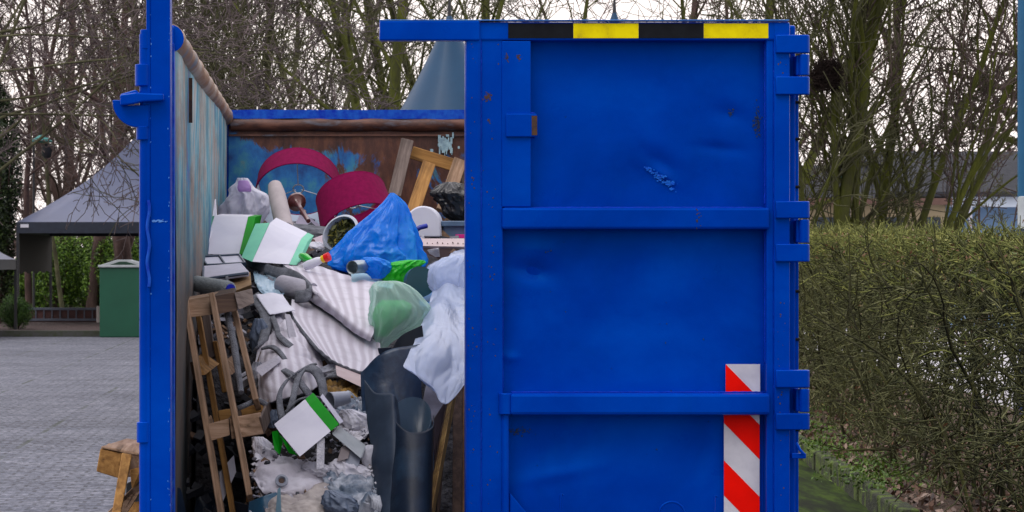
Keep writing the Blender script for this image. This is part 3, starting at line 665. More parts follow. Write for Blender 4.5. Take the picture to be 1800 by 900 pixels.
# pallet leaning on the back wall
def board(t, p0, p1, wdt, thk, mats, name='board', d0=None, roll=0, bev=.004):
    """a plank whose centre line runs p0 -> p1 (world), width seen across, thickness in depth"""
    x = (p1-p0).normalized(); zz = Vector((0, 1, 0)); y = zz.cross(x).normalized(); zz = x.cross(y)
    L = (p1-p0).length; Mx = Matrix(((x.x, y.x, zz.x, p0.x), (x.y, y.y, zz.y, p0.y), (x.z, y.z, zz.z, p0.z), (0,0,0,1))) @ Matrix.Rotation(roll, 4, 'X')
    o = bpy.data.objects.new(name, None); bpy.data.objects.remove(o)
    m = MB(); m.box((0, -wdt/2, -thk/2), (L, wdt/2, thk/2))
    ob = m.build(name, mats[0], parent=t, bevel=bev, world=False); I = WM(t).inverted(); ob.matrix_basis = I @ Mx; return ob
t = empty('pallet', P(750, 360, 14.7), 'small broken wooden pallet leaning on the rusty back wall behind black bag', 'pallet')
dB = 14.8
board(t, P(693, 345, dB-.3), P(716, 247, dB), .075, .028, W_B); board(t, P(724, 268, dB+.05), P(806, 293, dB+.0), .075, .03, W_O)
board(t, P(724, 378, dB-.4), P(754, 288, dB-.03), .078, .03, W_O); board(t, P(778, 372, dB-.4), P(809, 282, dB-.1), .08, .028, W_A)
board(t, P(812, 300, dB-.1), P(840, 380, dB-.3), .075, .028, W_B); board(t, P(800, 398, dB-.35), P(838, 300, dB-.15), .075, .028, W_A)
BLACKBAG = M_('black_bag_film', (.008,.010,.014), (.004,.005,.008), rough=.3, scale=6, spec=.5, coat=.1)
t = sack([(320, 785, 800), (327, 772, 820), (338, 762, 832), (350, 768, 838), (362, 778, 838), (376, 782, 838), (388, 796, 834)], 13.9, .6, amp=.30, fr=2.1, seed=11, nv=80, n=100).build('bin_bag', BLACKBAG, smooth=180)
tag(t, 'small crumpled black bin bag beside the locking stile of the closed door', 'plastic bag')
# white rounded lid with blue handle
t = empty('tub_lid', P(742, 395, 13.3), 'white rounded plastic tub with a dark blue handle right of blue bag', 'tub')
pl = [P(712+ (1-math.cos(a))*31, 395-33*math.sin(a), 13.25) for a in np.linspace(0, math.pi, 18)]; pl = [P(715, 417, 13.25)] + pl + [P(776, 417, 13.25)]
m = MB(); m.prism(pl, (.02, .12, 0)); m.build('shell', WHITE, t, bevel=.008, smooth=40)
m = MB(); m.tube([P(724, 411, 13.2), P(730, 405, 13.17), (P(738, 400, 13.16)), P(750, 397, 13.18)], .013, 10); m.build('handle', M_('navy_plastic', (.01,.03,.35), rough=.35), t, smooth=60)
t = empty('storage_crate', P(800, 418, 13.3), 'blue grey plastic crate with pink label half hidden by the closed door', 'crate')
m = MB(); m.box(P(779, 417, 13.3), P(850, 396, 13.75)); m.build('body', GREYBLUE, t, bevel=.006)
m = MB(); m.box(P(775, 398, 13.28), P(852, 391, 13.77)); m.build('rim', GREYBLUE, t, bevel=.004)
m = MB(); m.box(P(801, 419, 13.27), P(846, 412, 13.295)); m.build('label', M_('pink_label', (.65,.01,.25), rough=.5), t, bevel=.001)
t = empty('laminate_board', P(770, 440, 12.9), 'pinkish beige drawer board with small holes under white tub', 'board')
BEIGE = M_('beige_laminate', (.42,.33,.34), (.36,.28,.29), rough=.6)
m = MB(); m.prism([P(727, 419, 12.95), P(850, 419, 12.95), P(850, 434, 12.75), P(733, 432, 12.75)], (0, .01, -.012)); m.build('face', BEIGE, t, bevel=.002)
m = MB(); m.prism([P(733, 433, 12.76), P(850, 435, 12.76), P(850, 462, 12.76), P(736, 458, 12.76)], (0, .015, 0)); m.build('underside', M_('brown_edge', (.10,.06,.06), rough=.7), t)
m = MB()
for k in range(9): m.tube([P(742+k*9, 426+(k % 3)*1.2, 12.80), P(742+k*9, 426+(k % 3)*1.2, 12.92)], .003, 6)
m.build('screw_hole', RUSTSPOT, t)

# ------------------------------------------------------------------ cartons
def carton(label, A, B, C, D_, vec, bands, mats, category='carton', bev=.0015):
    """box with a visible face A B C D (clockwise from top left) and depth vec; bands = [(u0,u1,mat index)]"""
    t = empty('carton', (A+B+C+D_)/4, label, category); vec = Vector(vec)
    def L_(p, q, u): return p + (q-p)*u
    for u0, u1, mi in bands:
        m = MB(); m.prism([L_(A, B, u0), L_(A, B, u1), L_(D_, C, u1), L_(D_, C, u0)], vec)
        m.build('printed_band' if mi else 'box_body', mats[mi], t, bevel=bev)
    return t
t = carton('white carton with a broad green edge stripe against the scraped left wall', P(377, 379, 12.8), P(449, 381, 12.8), P(434, 447, 12.45), P(356, 447, 12.45), (.03, .16, .012), [(0, .82, 0), (.822, 1, 1)], [CARD, GREENP])
m = MB(); m.prism([P(371, 381, 12.84), P(376.5, 379, 12.8), P(355.5, 447, 12.45), P(349, 440, 12.5)], (.0, .10, 0)); m.build('green_side', MINT, t, bevel=.001)
m = MB()
for k in range(11): m.tube([P(370-k*2.0, 384+k*5.4, 12.80-k*.03), P(366-k*2.0, 386+k*5.4, 12.79-k*.03), P(368-k*2.0, 389+k*5.4, 12.77-k*.03)], .0028, 5)
m.build('torn_edge', M_('dark_green_edge', (.01,.08,.02)), t)
t = carton('white carton with pale mint ends in front of cream foam roll', P(474, 392, 12.55), P(541, 424, 12.5), P(521, 466, 12.15), P(443, 460, 12.1), (.03, .14, .03), [(0, .83, 0), (.832, 1, 1)], [CARD, MINT])
m = MB(); m.prism([P(449, 393, 12.6), P(473.5, 391.5, 12.55), P(442.5, 460, 12.1), P(424, 452, 12.2)], (.02, .10, 0)); m.build('mint_side', MINT, t, bevel=.001)
# dark plastic drawer unit under first carton
t = empty('drawer_unit', P(390, 490, 12.1), 'blue grey plastic drawer rack with two pale windows under the white and green carton', 'rack')
A_, B_, D_ = P(352, 449, 12.2), P(421, 445, 12.25), P(354, 474, 12.0); Mx = frame(A_, B_, D_); s = 1 if Mx.col[2].y > 0 else -1
o = empty('frame_root', (0,0,0)); bpy.data.objects.remove(o)
def loc(m, name, mat, t, Mx, **k):
    ob = m.build(name, mat, t, world=False, **k); ob.matrix_basis = WM(t).inverted() @ Mx; return ob
L = (B_-A_).length; W_ = (D_-A_).length
DKB = M_('dark_slate_plastic', (.03,.06,.11), (.02,.04,.08), rough=.4)
m = MB(); m.box((0, 0, 0), (L, .010, .16*s)); m.box((0, W_*.6, 0), (L, W_*.6+.010, .16*s)); m.box((0, 0, 0), (.008, W_*.6, .16*s)); m.box((L*.46, 0, 0), (L*.46+.007, W_*.6, .16*s)); m.box((L-.008, 0, 0), (L, W_*.6, .16*s)); loc(m, 'frame', DKB, t, Mx, bevel=.001)
for u0, u1 in ((.03, .45), (.49, .97)):
    m = MB(); m.box((L*u0, .011, .008*s), (L*u1, W_*.6-.002, .014*s)); loc(m, 'window', CARD, t, Mx)
m = MB(); m.prism([P(358, 467, 12.0), P(424, 462, 12.1), P(438, 478, 11.85), P(358, 490, 11.8)], (0, .0, -.02)); m.build('shelf', M_('lilac_grey_board', (.42,.42,.52), rough=.6), t, bevel=.002)
m = MB(); m.tube([P(357, 470, 11.98), P(357, 491, 11.78), P(436, 480, 11.83)], .008, 6); m.build('shelf_edge', DKB, t)
t = MB().prism([P(372, 497, 11.95), P(440, 478, 12.0), P(442, 500, 11.7), P(404, 515, 11.65)], (0, .02, -.02)).build('cardboard_piece', M_('brown_cardboard', (.26,.16,.07), (.17,.10,.045), rough=.8, scale=20), bevel=.002)
tag(t, 'torn piece of brown cardboard behind the paint roller', 'cardboard')
# thin panels stood along the left wall
t = MB().grid(patch([[(368, 372, .3), (372, 400, -.1), (352, 440, -.1), (350, 490, 0)], [(372, 372, .4), (376, 400, .0), (356, 440, 0), (355, 490, .1)]], 24, 4)).build('dark_board', M_('dark_green_board', (.03,.06,.04), (.1,.12,.1)), solid=.012)
tag(t, 'thin dark board bent upright between left wall and carton', 'board')
t = MB().prism([P(372, 372, 12.9), P(378, 350, 13.1), P(380, 380, 12.85), P(362, 440, 12.4)], (.004, .01, 0)).build('glass_sliver', CARD); tag(t, 'narrow pale sliver of board standing by the left wall', 'board')

# ------------------------------------------------------------------ bucket of leaves, blue bag
O = P(598, 409, 12.75); axb = Vector((.45, .72, -.42)).normalized(); x = axb.cross(Vector((0,0,1))).normalized(); y = axb.cross(x); r = 35/F*12.75
Mx = Matrix(((x.x, y.x, axb.x, O.x), (x.y, y.y, axb.y, O.y), (x.z, y.z, axb.z, O.z), (0,0,0,1)))
t = empty('bucket', O, 'white round bucket lying tipped with dead leaves inside, left of blue bag', 'bucket')
m = MB(); m.lathe([(r, 0), (r+.004, .004), (r-.002, .02), (r*.8, .20), (0, .20)], Mx, 48); m.lathe([(r, 0), (r-.010, -.004), (r-.012, .01), (r*.78, .19), (0, .19)], Mx, 48); m.build('shell', M_('pale_grey_plastic', (.42,.46,.54), (.36,.40,.48), rough=.4), t, smooth=50)
m = MB(); rnd = random.Random(5)
for k in range(420):
    a = rnd.uniform(0, 6.28); rr = (r-.02)*math.sqrt(rnd.random()); p = Mx @ Vector((rr*math.cos(a), rr*math.sin(a), rnd.uniform(.015, .055)))
    u = Vector([rnd.gauss(0,1) for _ in range(3)]).normalized(); v_ = u.cross(Vector([rnd.gauss(0,1) for _ in range(3)])).normalized(); l = rnd.uniform(.012, .028)
    m.add([p-u*l, p+v_*l*.35+u*.002, p+u*l, p-v_*l*.35+Vector((0,0,.004))], [(0,1,2,3)], rnd.choices((0,1,2), (5,1.5,3))[0])
m.lathe([(r*.9, .06), (r*.5, .06), (0, .06)], Mx, 20, 2)
m.build('dead_leaves', LEAFM, t)['kind'] = 'stuff'
BLUEBAG = film('blue_bag_film', (.0,.25,.90), .80, .26, .3, white=(.04,.46,.98), bsc=9, bstr=.8)
t = sack([(339, 686, 692), (345, 682, 700), (356, 674, 710), (374, 656, 718), (395, 632, 724), (420, 606, 732), (442, 588, 738), (460, 582, 742), (472, 590, 738), (480, 620, 722)], 12.35, .55, amp=.17, fr=2.0, seed=23, nv=140, n=170, gather=.12, vert=.6).build('blue_bag', BLUEBAG, smooth=180)
tag(t, 'bright blue translucent plastic bag rising to a point', 'plastic bag')
m = sack([(452, 640, 662), (460, 634, 682), (470, 640, 686), (482, 648, 680), (490, 655, 672)], 11.95, .6, amp=.20, fr=2.2, seed=31, nv=40, n=60); m.build('bag_tail', BLUEBAG, t, smooth=180)
m = MB(); rnd = random.Random(12)      # paper scraps stuck on the bag
# tin can
O = P(619, 470, 11.85); a_ = (P(650, 467, 12.0)-O).normalized(); x = a_.cross(Vector((0,0,1))).normalized(); y = a_.cross(x)
Mx = Matrix(((x.x, y.x, a_.x, O.x), (x.y, y.y, a_.y, O.y), (x.z, y.z, a_.z, O.z), (0,0,0,1))); r = 11.5/F*11.85
t = empty('tin_can', O, 'open steel tin can lying in front of blue bag', 'tin can')
m = MB(); m.lathe([(r-.003, .004), (r+.001, 0), (r+.001, .003), (r, .006)]+[(r+.0007*math.sin(i*2), .008+i*.004) for i in range(24)]+[(0, .105)], Mx, 32); m.lathe([(r-.002, 0), (r-.002, .09), (0, .09)], Mx, 32); m.build('can_body', M_('tin_metal', (.45,.52,.55), (.3,.36,.38), rough=.3, metal=.8), t, smooth=60)
# sauce bottle with red and yellow cap
O = P(542, 466, 12.0); a_ = (P(583, 449, 11.95)-O).normalized(); x = a_.cross(Vector((0,1,0))).normalized(); y = a_.cross(x)
Mx = Matrix(((x.x, y.x, a_.x, O.x), (x.y, y.y, a_.y, O.y), (x.z, y.z, a_.z, O.z), (0,0,0,1)))
t = empty('squeeze_bottle', O, 'small white squeeze bottle with yellow collar and red cap', 'bottle')
for nm, pr, mt in (('bottle_body', [(0, -.02), (.019, -.02), (.022, .0), (.020, .055), (.014, .075)], WHITE), ('collar', [(.014, .075), (.018, .078), (.018, .092), (.012, .093)], M_('yellow_cap', (.85,.55,.01), rough=.4)), ('cap', [(.013, .093), (.021, .094), (.021, .118), (0, .12)], M_('red_cap', (.75,.01,.01), rough=.35))):
    m = MB(); m.lathe(pr, Mx, 24); m.build(nm, mt, t, smooth=40)
m = MB(); m.tube([P(530, 450, 12.2), P(537, 453, 12.15), P(548, 459, 12.1)], [.016, .022, .012], 14); t = m.build('green_bottle', M_('green_glass', (.02,.42,.03), rough=.25), smooth=60); tag(t, 'small bright green bottle poking out left of the squeeze bottle', 'bottle')
GB = film('green_bag_film', (.03,.60,.02), .75, .3, .3, white=(.10,.75,.10))
t = sack([(457, 715, 745), (462, 690, 746), (470, 678, 735), (480, 668, 722), (492, 664, 716), (502, 670, 708)], 12.0, .6, amp=.20, fr=2.0, seed=8, nv=50, n=80).build('green_bag', GB, smooth=180); tag(t, 'small bright green plastic bag below right of the blue bag', 'plastic bag')
O = P(733, 498, 11.75); Mx = Matrix.Translation(O) @ Matrix.Rotation(R(78), 4, 'X') @ Matrix.Rotation(R(20), 4, 'Y'); 
m = MB(); m.lathe([(0, -.012), (.012, -.012), (.014, -.004), (.036, -.004), (.038, -.012), (.048, -.012), (.05, -.003), (.066, -.003), (.072, .01), (.072, .05), (0, .05)], Mx, 40); t = m.build('hose_reel', M_('dark_teal_plastic', (.01,.06,.075), rough=.35), smooth=35); tag(t, 'dark teal ribbed disc between green bag and milky film', 'reel')
BITBLUE = M_('sky_blue_sheet', (.03,.22,.55), (.04,.18,.4), rough=.5)
t = MB().prism([P(733, 512, 11.9), P(752, 506, 11.9), P(764, 518, 11.8), P(760, 545, 11.6), P(738, 535, 11.6)], (0, .02, -.02)).build('blue_scrap', BITBLUE, bevel=.002); tag(t, 'blue scrap of board below the dark teal disc', 'scrap')
# ragged lilac card bits and brown offcuts between carton and bucket
for px0, py0, sx, sy, an, mt, lb in ((520, 408, 24, 16, .3, CREAM, 'pale lilac card scrap between cartons and bucket'), (548, 398, 30, 12, .6, M_('lilac_card', (.40,.36,.48), rough=.7), 'folded lilac card lying below dark red lamp base'), (556, 430, 20, 14, -.4, M_('pink_card', (.46,.38,.44), rough=.7), 'small pinkish card under the tipped bucket'),
                                     (541, 440, 9, 26, .2, M_('dark_brown_wood', (.07,.03,.025), rough=.7), 'dark brown wood offcut between second carton and bucket'), (655, 492, 40, 10, .15, M_('aqua_card', (.28,.46,.55), rough=.6), 'pale aqua card under the tin can')):
    c, s_ = math.cos(an), math.sin(an); pts = []
    for u, v_ in ((-1,-1), (1,-.8), (.9,1), (-.9,.9)): pts.append(P(px0+(u*sx*c-v_*sy*s_), py0+(u*sx*s_+v_*sy*c), yd(py0)+ (-.05 if v_ > 0 else .12)))
    t = MB().prism(pts, (0, .012, -.012)).build('card_scrap', mt, bevel=.001); tag(t, lb, 'scrap')

# ------------------------------------------------------------------ ribbed underlay sheets
def m_ribbed():
    m, n, b = nmat('ribbed_underlay_sheet'); t = node(n, 'ShaderNodeTexCoord'); a = node(n, 'ShaderNodeAttribute', attribute_name='sheet')
    v = node(n, 'ShaderNodeSeparateXYZ'); n.links.new(a.outputs['Vector'], v.inputs[0])
    k = node(n, 'ShaderNodeMath', operation='MULTIPLY'); k.inputs[1].default_value = 2*math.pi*9; n.links.new(v.outputs['X'], k.inputs[0])
    nn = noi(n, t.outputs['Object'], 7, 4); ad = node(n, 'ShaderNodeMath', operation='ADD'); n.links.new(k.outputs[0], ad.inputs[0])
    m3 = node(n, 'ShaderNodeMath', operation='MULTIPLY'); m3.inputs[1].default_value = .5; n.links.new(nn, m3.inputs[0]); n.links.new(m3.outputs[0], ad.inputs[1])
    s = node(n, 'ShaderNodeMath', operation='SINE'); n.links.new(ad.outputs[0], s.inputs[0])
    mr = node(n, 'ShaderNodeMapRange'); mr.inputs['From Min'].default_value = -1; n.links.new(s.outputs[0], mr.inputs[0])
    c = ramp(n, mr.outputs[0], [(.1, (.43,.40,.46)), (.8, (.58,.56,.63))])
    c = mixc(n, ramp(n, noi(n, t.outputs['Object'], 11, 6), [(.52, 0.0), (.78, .4)]), c, (.25,.24,.28))
    n.links.new(c, b.inputs['Base Color']); b.inputs['Roughness'].default_value = .9
    p = bump(n, b, mr.outputs[0], .3, .005); bump(n, b, noi(n, t.outputs['Object'], 120, 4), .4, .003, p); return m
RIB = m_ribbed()
def sheet(rows, name, label, category, mats, nu=80, nv=60, amp=0, scale=(6,6,6), seed=0, thick=.008, disp=None, heap=True, parent=None, smooth=180):
    A = patch(rows, nu, nv, amp, scale, seed, disp, heap); m = MB(); m.grid(A)
    o = m.build(name, mats, parent, smooth=smooth, solid=thick)
    at = o.data.attributes.new('sheet', 'FLOAT_VECTOR', 'POINT')
    at.data.foreach_set('vector', np.array([[j/(nu-1), i/(nv-1), 0] for i in range(nv) for j in range(nu)], float).ravel())
    if label: tag(o, label, category)
    if len(mats if isinstance(mats, (list, tuple)) else [mats]) > 1: o.modifiers['thickness'].material_offset_rim = 1
    return o
# upper sheet: a curled slab from the wavy left edge to the clear bag
t = sheet([[(488, 458, .02), (520, 462, .0), (560, 470, .06), (610, 486, .05), (664, 500, .05)],
           [(500, 470, -.12), (530, 482, -.12), (570, 496, -.05), (615, 512, -.05), (660, 528, -.04)],
           [(530, 488, -.14), (548, 508, -.20), (585, 528, -.16), (622, 548, -.15), (656, 562, -.1)],
           [(548, 508, -.05), (560, 520, -.22), (592, 545, -.22), (626, 572, -.2), (656, 588, -.15)],
           [(538, 520, .05), (548, 528, -.05), (590, 556, -.05), (622, 582, -.06), (652, 600, -.05)]],
          'underlay_sheet', 'pale ribbed underlay slab folded over, upper of the two sheets', 'underlay sheet', [RIB, FELT], 110, 70, disp=lambda u, v: .0012*math.sin(u*2*math.pi*9), thick=.014)
t = sheet([[(512, 528, -.02), (548, 536, .04), (590, 560, .05), (640, 590, .05), (668, 606, .05)],
           [(512, 552, -.10), (545, 566, -.02), (590, 590, .02), (636, 614, .02), (668, 626, .05)],
           [(530, 580, -.14), (562, 600, -.08), (600, 622, -.05), (640, 636, .0), (666, 640, .02)],
           [(556, 612, -.16), (582, 634, -.12), (606, 646, -.08), (636, 656, -.05), (662, 658, .0)]],
          'underlay_sheet', 'pale ribbed underlay slab lying flatter, lower of the two sheets', 'underlay sheet', [RIB, FELT], 110, 60, disp=lambda u, v: .0012*math.sin(u*2*math.pi*9), thick=.014)
t = MB().prism([P(590, 648, 10.6), P(640, 668, 10.55), P(638, 682, 10.5), P(592, 660, 10.55)], (0, .18, .02)).build('board_offcut', BEIGE, bevel=.002); tag(t, 'short beige board end under the lower underlay slab', 'board')
# small roll under the fold
m = MB(); m.tube([P(496, 500, 11.75), P(520, 508, 11.65), P(548, 516, 11.6)], [.045, .052, .050], 24); t = m.build('underlay_roll', CONC, smooth=50); tag(t, 'short fat pale roll tucked under the folded upper slab', 'roll')
# long felt edge strip curling over the top
def strip(pts, wid, name, label, category, mat, thick=.008, n=60, heap=True, wdir=(0, 1, 0), parent=None, nw=4):
    c = [np.array(tuple(Q(*p) if heap else P(*p))) for p in pts]; c = resample(c, n); A = []
    wd = np.array(wdir, float)
    for k in range(nw):
        A.append([tuple(p + wd*wid*(k/(nw-1)-.5)) for p in c])
    m = MB(); m.grid(A); o = m.build(name, mat, parent, smooth=180, solid=thick)
    if label: tag(o, label, category)
    return o
strip([(398, 498, -.1), (402, 482, -.05), (415, 468, .0), (440, 463, .0), (462, 470, -.06), (490, 480, -.10), (515, 484, -.12), (535, 498, -.18), (546, 512, -.22), (538, 520, -.2), (520, 522, -.1)], .07, 'felt_strip', 'long grey felt strip arching from paint roller to the folded slab', 'felt strip', FELT, thick=.014, wdir=(0, .6, .75))
# white paper / film between strip and slab
t = sheet([[(445, 478, .05), (465, 470, .1), (484, 474, .1)], [(450, 500, .0), (468, 505, .0), (488, 510, .02)], [(456, 512, -.02), (476, 518, -.05), (500, 516, -.02)]], 'film_scrap', 'crumpled pale blue film scrap behind the white paper sheet', 'plastic film', film('pale_blue_film', (.42,.60,.74), .85, .3, .2), 40, 30, .02, (16,16,16), 5, .002)
t = sheet([[(450, 518, -.16), (480, 515, -.14), (497, 518, -.12)], [(460, 534, -.18), (488, 532, -.18), (508, 534, -.16)], [(474, 553, -.2), (497, 549, -.2), (519, 545, -.18)]], 'paper_sheet', 'sheet of white paper lying on torn grey felt', 'paper', CARD, 20, 20, .006, (9,9,9), 2, .002)
# torn underlay rolls and felt loops down the middle
t = sheet([[(455, 600, .0), (480, 585, -.1), (506, 560, -.05), (520, 555, .05)], [(450, 640, -.02), (480, 625, -.18), (520, 600, -.16), (545, 590, .02)], [(455, 680, -.02), (484, 668, -.2), (530, 640, -.18), (562, 632, .02)], [(462, 714, .02), (490, 705, -.12), (540, 690, -.12), (570, 672, .04)]],
          'underlay_roll', 'big dusty underlay bulge below the paper sheet with faint pink stripes', 'roll', [RIB, FELT], 80, 60, .02, (5,5,5), 3, .012)
t = sheet([[(470, 540, -.05), (490, 545, -.1), (500, 552, 0)], [(472, 570, -.05), (492, 575, -.12), (510, 585, 0)], [(482, 600, -.05), (505, 610, -.14), (520, 615, 0)], [(488, 640, -.05), (520, 640, -.12), (530, 640, 0)]], 'underlay_flap', 'narrow hanging underlay flap just under the paper sheet', 'underlay piece', CONC, 30, 50, .02, (9,9,9), 6, .010)
tag(MB().prism([P(450, 652, 10.50), P(488, 630, 10.58), P(494, 636, 10.56), P(460, 662, 10.46)], (.0, .05, .015)).build('foam_block', CONC, bevel=.004), 'short pale foam batten on the torn felt beside left pallet', 'foam batten')
tag(MB().prism([P(483, 612, 10.8), P(496, 608, 10.8), P(508, 622, 10.72), P(498, 640, 10.66), P(486, 630, 10.7)], (0, .03, .0)).build('foam_block', CONC, bevel=.003), 'five sided pale foam offcut above the foam batten', 'foam offcut')
tag(MB().prism([P(500, 552, 11.05), P(510, 553, 11.05), P(528, 615, 10.80), P(512, 618, 10.8)], (0, .025, .0)).build('foam_block', CONC, bevel=.003), 'long narrow foam slat hanging beside the felt flap', 'foam offcut')
loops = [([(446, 520, -.05), (455, 530, -.12), (466, 550, -.15), (468, 575, -.12), (462, 600, -.08), (455, 612, -.02)], .09, 'wide grey felt tongue hanging left of the paper sheet'),
 ([(478, 555, -.15), (486, 575, -.2), (490, 590, -.22), (500, 600, -.22), (512, 610, -.2)], .04, 'short frayed felt strand below the paper sheet'),
 ([(462, 612, -.18), (478, 610, -.2), (492, 620, -.22), (505, 640, -.2), (510, 655, -.15)], .03, 'thin felt cord crossing the foam offcuts'),
 ([(496, 735, -.18), (492, 715, -.2), (492, 690, -.24), (505, 668, -.27), (522, 655, -.28), (540, 645, -.24), (552, 642, -.1)], .045, 'left strand of the big felt loop above the green banded carton'),
 ([(505, 738, -.16), (515, 700, -.22), (522, 670, -.26), (535, 650, -.26), (552, 650, -.26), (564, 668, -.22), (570, 700, -.12)], .06, 'right strand of the big felt loop arching behind the green banded carton'),
 ([(478, 640, -.1), (500, 652, -.22), (520, 664, -.24), (536, 684, -.2), (548, 700, -.12)], .04, 'felt band slanting down across the underlay bulge'),
 ([(505, 722, -.22), (522, 705, -.26), (545, 698, -.24), (560, 700, -.15)], .03, 'low felt band curving towards the green banded carton'),
 ([(567, 672, -.05), (580, 660, -.08), (605, 660, -.06), (625, 668, -.02), (632, 680, .02)], .07, 'dark grey felt band under the lower slab')]
for pts, wd, lb in loops: strip(pts, wd, 'felt_strip', lb, 'felt strip', FELT, .010, 40, wdir=(.5, .6, .3))
# dark rags and bits in the hollow
t = sheet([[(570, 672, .02), (595, 668, .0), (625, 676, .05)], [(572, 685, -.05), (600, 682, -.06), (630, 688, 0)], [(578, 695, -.05), (600, 700, -.05), (628, 700, 0)]], 'leaf_heap', 'crumpled brown and yellow rag in the hollow under the slabs', 'rag', M_('ochre_rag', (.30,.17,.03), (.06,.035,.02), rough=.8, scale=22), 40, 30, .05, (14,14,14), 9, .003)

# ------------------------------------------------------------------ paint roller and left pallet
O = P(347, 499, 11.2); a_ = (P(405, 509, 11.0)-O); Lr = a_.length; a_.normalize()
t = empty('paint_roller', O, 'fuzzy grey paint roller sleeve with blue end lying on the left pallet', 'paint roller')
x = a_.cross(Vector((0,0,1))).normalized(); y = a_.cross(x); Mx = Matrix(((x.x, y.x, a_.x, O.x), (x.y, y.y, a_.y, O.y), (x.z, y.z, a_.z, O.z), (0,0,0,1)))
m = MB(); m.lathe([(0, -.02), (.028, -.018), (.036, -.006), (.037, .01)]+[(.037+.0012*math.sin(i*3.1), .02+i*.012) for i in range(int((Lr-.03)/.012))]+[(.034, Lr-.004), (.026, Lr)], Mx, 40); m.build('sleeve', M_('roller_fleece', (.30,.33,.34), (.20,.23,.25), rough=1, scale=20, bs=140, bstr=1, bd=.008), t, smooth=60)
m = MB(); m.lathe([(.026, Lr-.002), (.024, Lr+.004), (.008, Lr+.005), (.007, Lr-.01), (0, Lr-.01)], Mx, 28); m.build('end_plug', M_('blue_plug', (.01,.02,.50), rough=.4), t, smooth=40)

pt = empty('pallet', P(400, 900, 10.2), 'narrow slatted wooden pallet standing on end beside the left wall', 'pallet')
def slat(x0, y0, d0, x1, y1, d1_, w_, th, mats, nm='slat'): return board(pt, P(x0, y0, d0), P(x1, y1, d1_), w_, th, mats, nm)
dT, dBt = 10.75, 9.95
slat(327, 530, dT-.1, 391, 915, dBt-.06, .024, .08, W_A); slat(374, 524, dT-.12, 441, 880, dBt-.02, .024, .08, W_A)
slat(349, 555, dT+.08, 412, 915, dBt+.20, .022, .07, W_O); slat(412, 545, dT+.04, 452, 712, dBt+.40, .024, .07, W_A); slat(378, 600, dT+.12, 395, 690, dT+.1, .020, .06, W_O)
slat(362, 552, dT+.16, 372, 630, dT+.1, .036, .03, W_B)
def blk(pts, dep, mats, nm='block', bev=.004):
    m = MB(); m.prism(pts, dep); return m.build(nm, mats, pt, bevel=bev)
blk([P(314, 530, 10.66), P(372, 520, 10.66), P(374, 553, 10.58), P(320, 560, 10.58)], (.03, .10, .018), W_A[0]); blk([P(375, 521, 10.66), P(412, 514, 10.68), P(418, 546, 10.6), P(380, 553, 10.58)], (.0, .12, .02), W_D[0])
blk([P(412, 515, 10.66), P(443, 507, 10.74), P(447, 533, 10.66), P(419, 545, 10.58)], (.0, .015, .0), W_B[0], 'sawn_end')
blk([P(333, 637, 10.42), P(341, 635, 10.42), P(346, 667, 10.38), P(339, 668, 10.38)], (.02, .08, 0), W_D[2]); blk([P(341, 632, 10.5), P(352, 622, 10.7), P(378, 640, 10.7), P(352, 660, 10.45)], (.02, .03, 0), W_O[0])
blk([P(397, 632, 10.5), P(410, 622, 10.6), P(416, 648, 10.55), P(403, 660, 10.4)], (.01, .04, 0), W_A[0])
# lower cross block: an open frame of four boards
blk([P(357, 748, 10.16), P(402, 736, 10.18), P(404, 765, 10.14), P(362, 778, 10.12)], (.0, .022, .0), W_A[0], 'board'); blk([P(403, 735, 10.18), P(458, 725, 10.22), P(464, 763, 10.2), P(407, 772, 10.14)], (.0, .022, .0), W_A[0], 'board')
blk([P(459, 733, 10.20), P(474, 700, 10.42), P(481, 730, 10.42), P(465, 764, 10.20)], (-.010, .008, .0), W_B[2], 'sawn_end')
blk([P(383, 722, 10.46), P(470, 708, 10.46), P(472, 735, 10.4), P(387, 745, 10.4)], (.0, .02, .0), W_O[0], 'board'); blk([P(357, 748, 10.17), P(368, 730, 10.42), P(376, 765, 10.4), P(362, 778, 10.14)], (.01, .0, .0), W_A[2], 'board')
blk([P(400, 736, 10.19), P(418, 716, 10.44), P(424, 745, 10.4), P(406, 765, 10.2)], (.012, .0, .0), W_B[2], 'board')
blk([P(381, 862, 9.98), P(375, 862, 9.98), P(380, 892, 9.98), P(385, 892, 9.98)], (.0, .06, 0), W_O[2]); blk([P(431, 850, 10.0), P(438, 848, 10.0), P(441, 880, 9.97), P(433, 884, 9.97)], (.0, .06, 0), W_O[2])
m = MB(); m.tube([P(400, 552, 10.66), P(412, 610, 10.5), (P(418, 650, 10.4)), P(424, 690, 10.3)], [.014, .016, .014, .012], 10); m.build('felt_strip', FELT); t = bpy.data.objects['felt_strip'] if False else None
for o in COL.objects:
    if o.name.startswith('felt_strip') and 'label' not in o: tag(o, 'thick fuzzy grey strip dangling inside the left pallet', 'felt strip')
strip([(470, 712, -.1), (452, 704, -.1), (432, 712, -.12), (418, 718, -.1)], .05, 'felt_strip', 'crumpled grey felt scrap caught on the pallet lower frame', 'felt strip', FELT, .02, 20)
t = MB().prism([P(386, 830, 10.3), P(411, 800, 10.4), P(415, 830, 10.35), P(388, 890, 10.2)], (0, .01, 0)).build('board_scrap', CARD); tag(t, 'pale panel scrap behind the lower slats of the left pallet', 'board')
t = MB().prism([P(441, 768, 10.25), P(448, 770, 10.2), P(456, 808, 10.1), P(447, 810, 10.1)], (.02, .03, 0)).build('tube_scrap', WHITE, bevel=.004); tag(t, 'white plastic upright scrap right of the left pallet', 'plastic scrap')
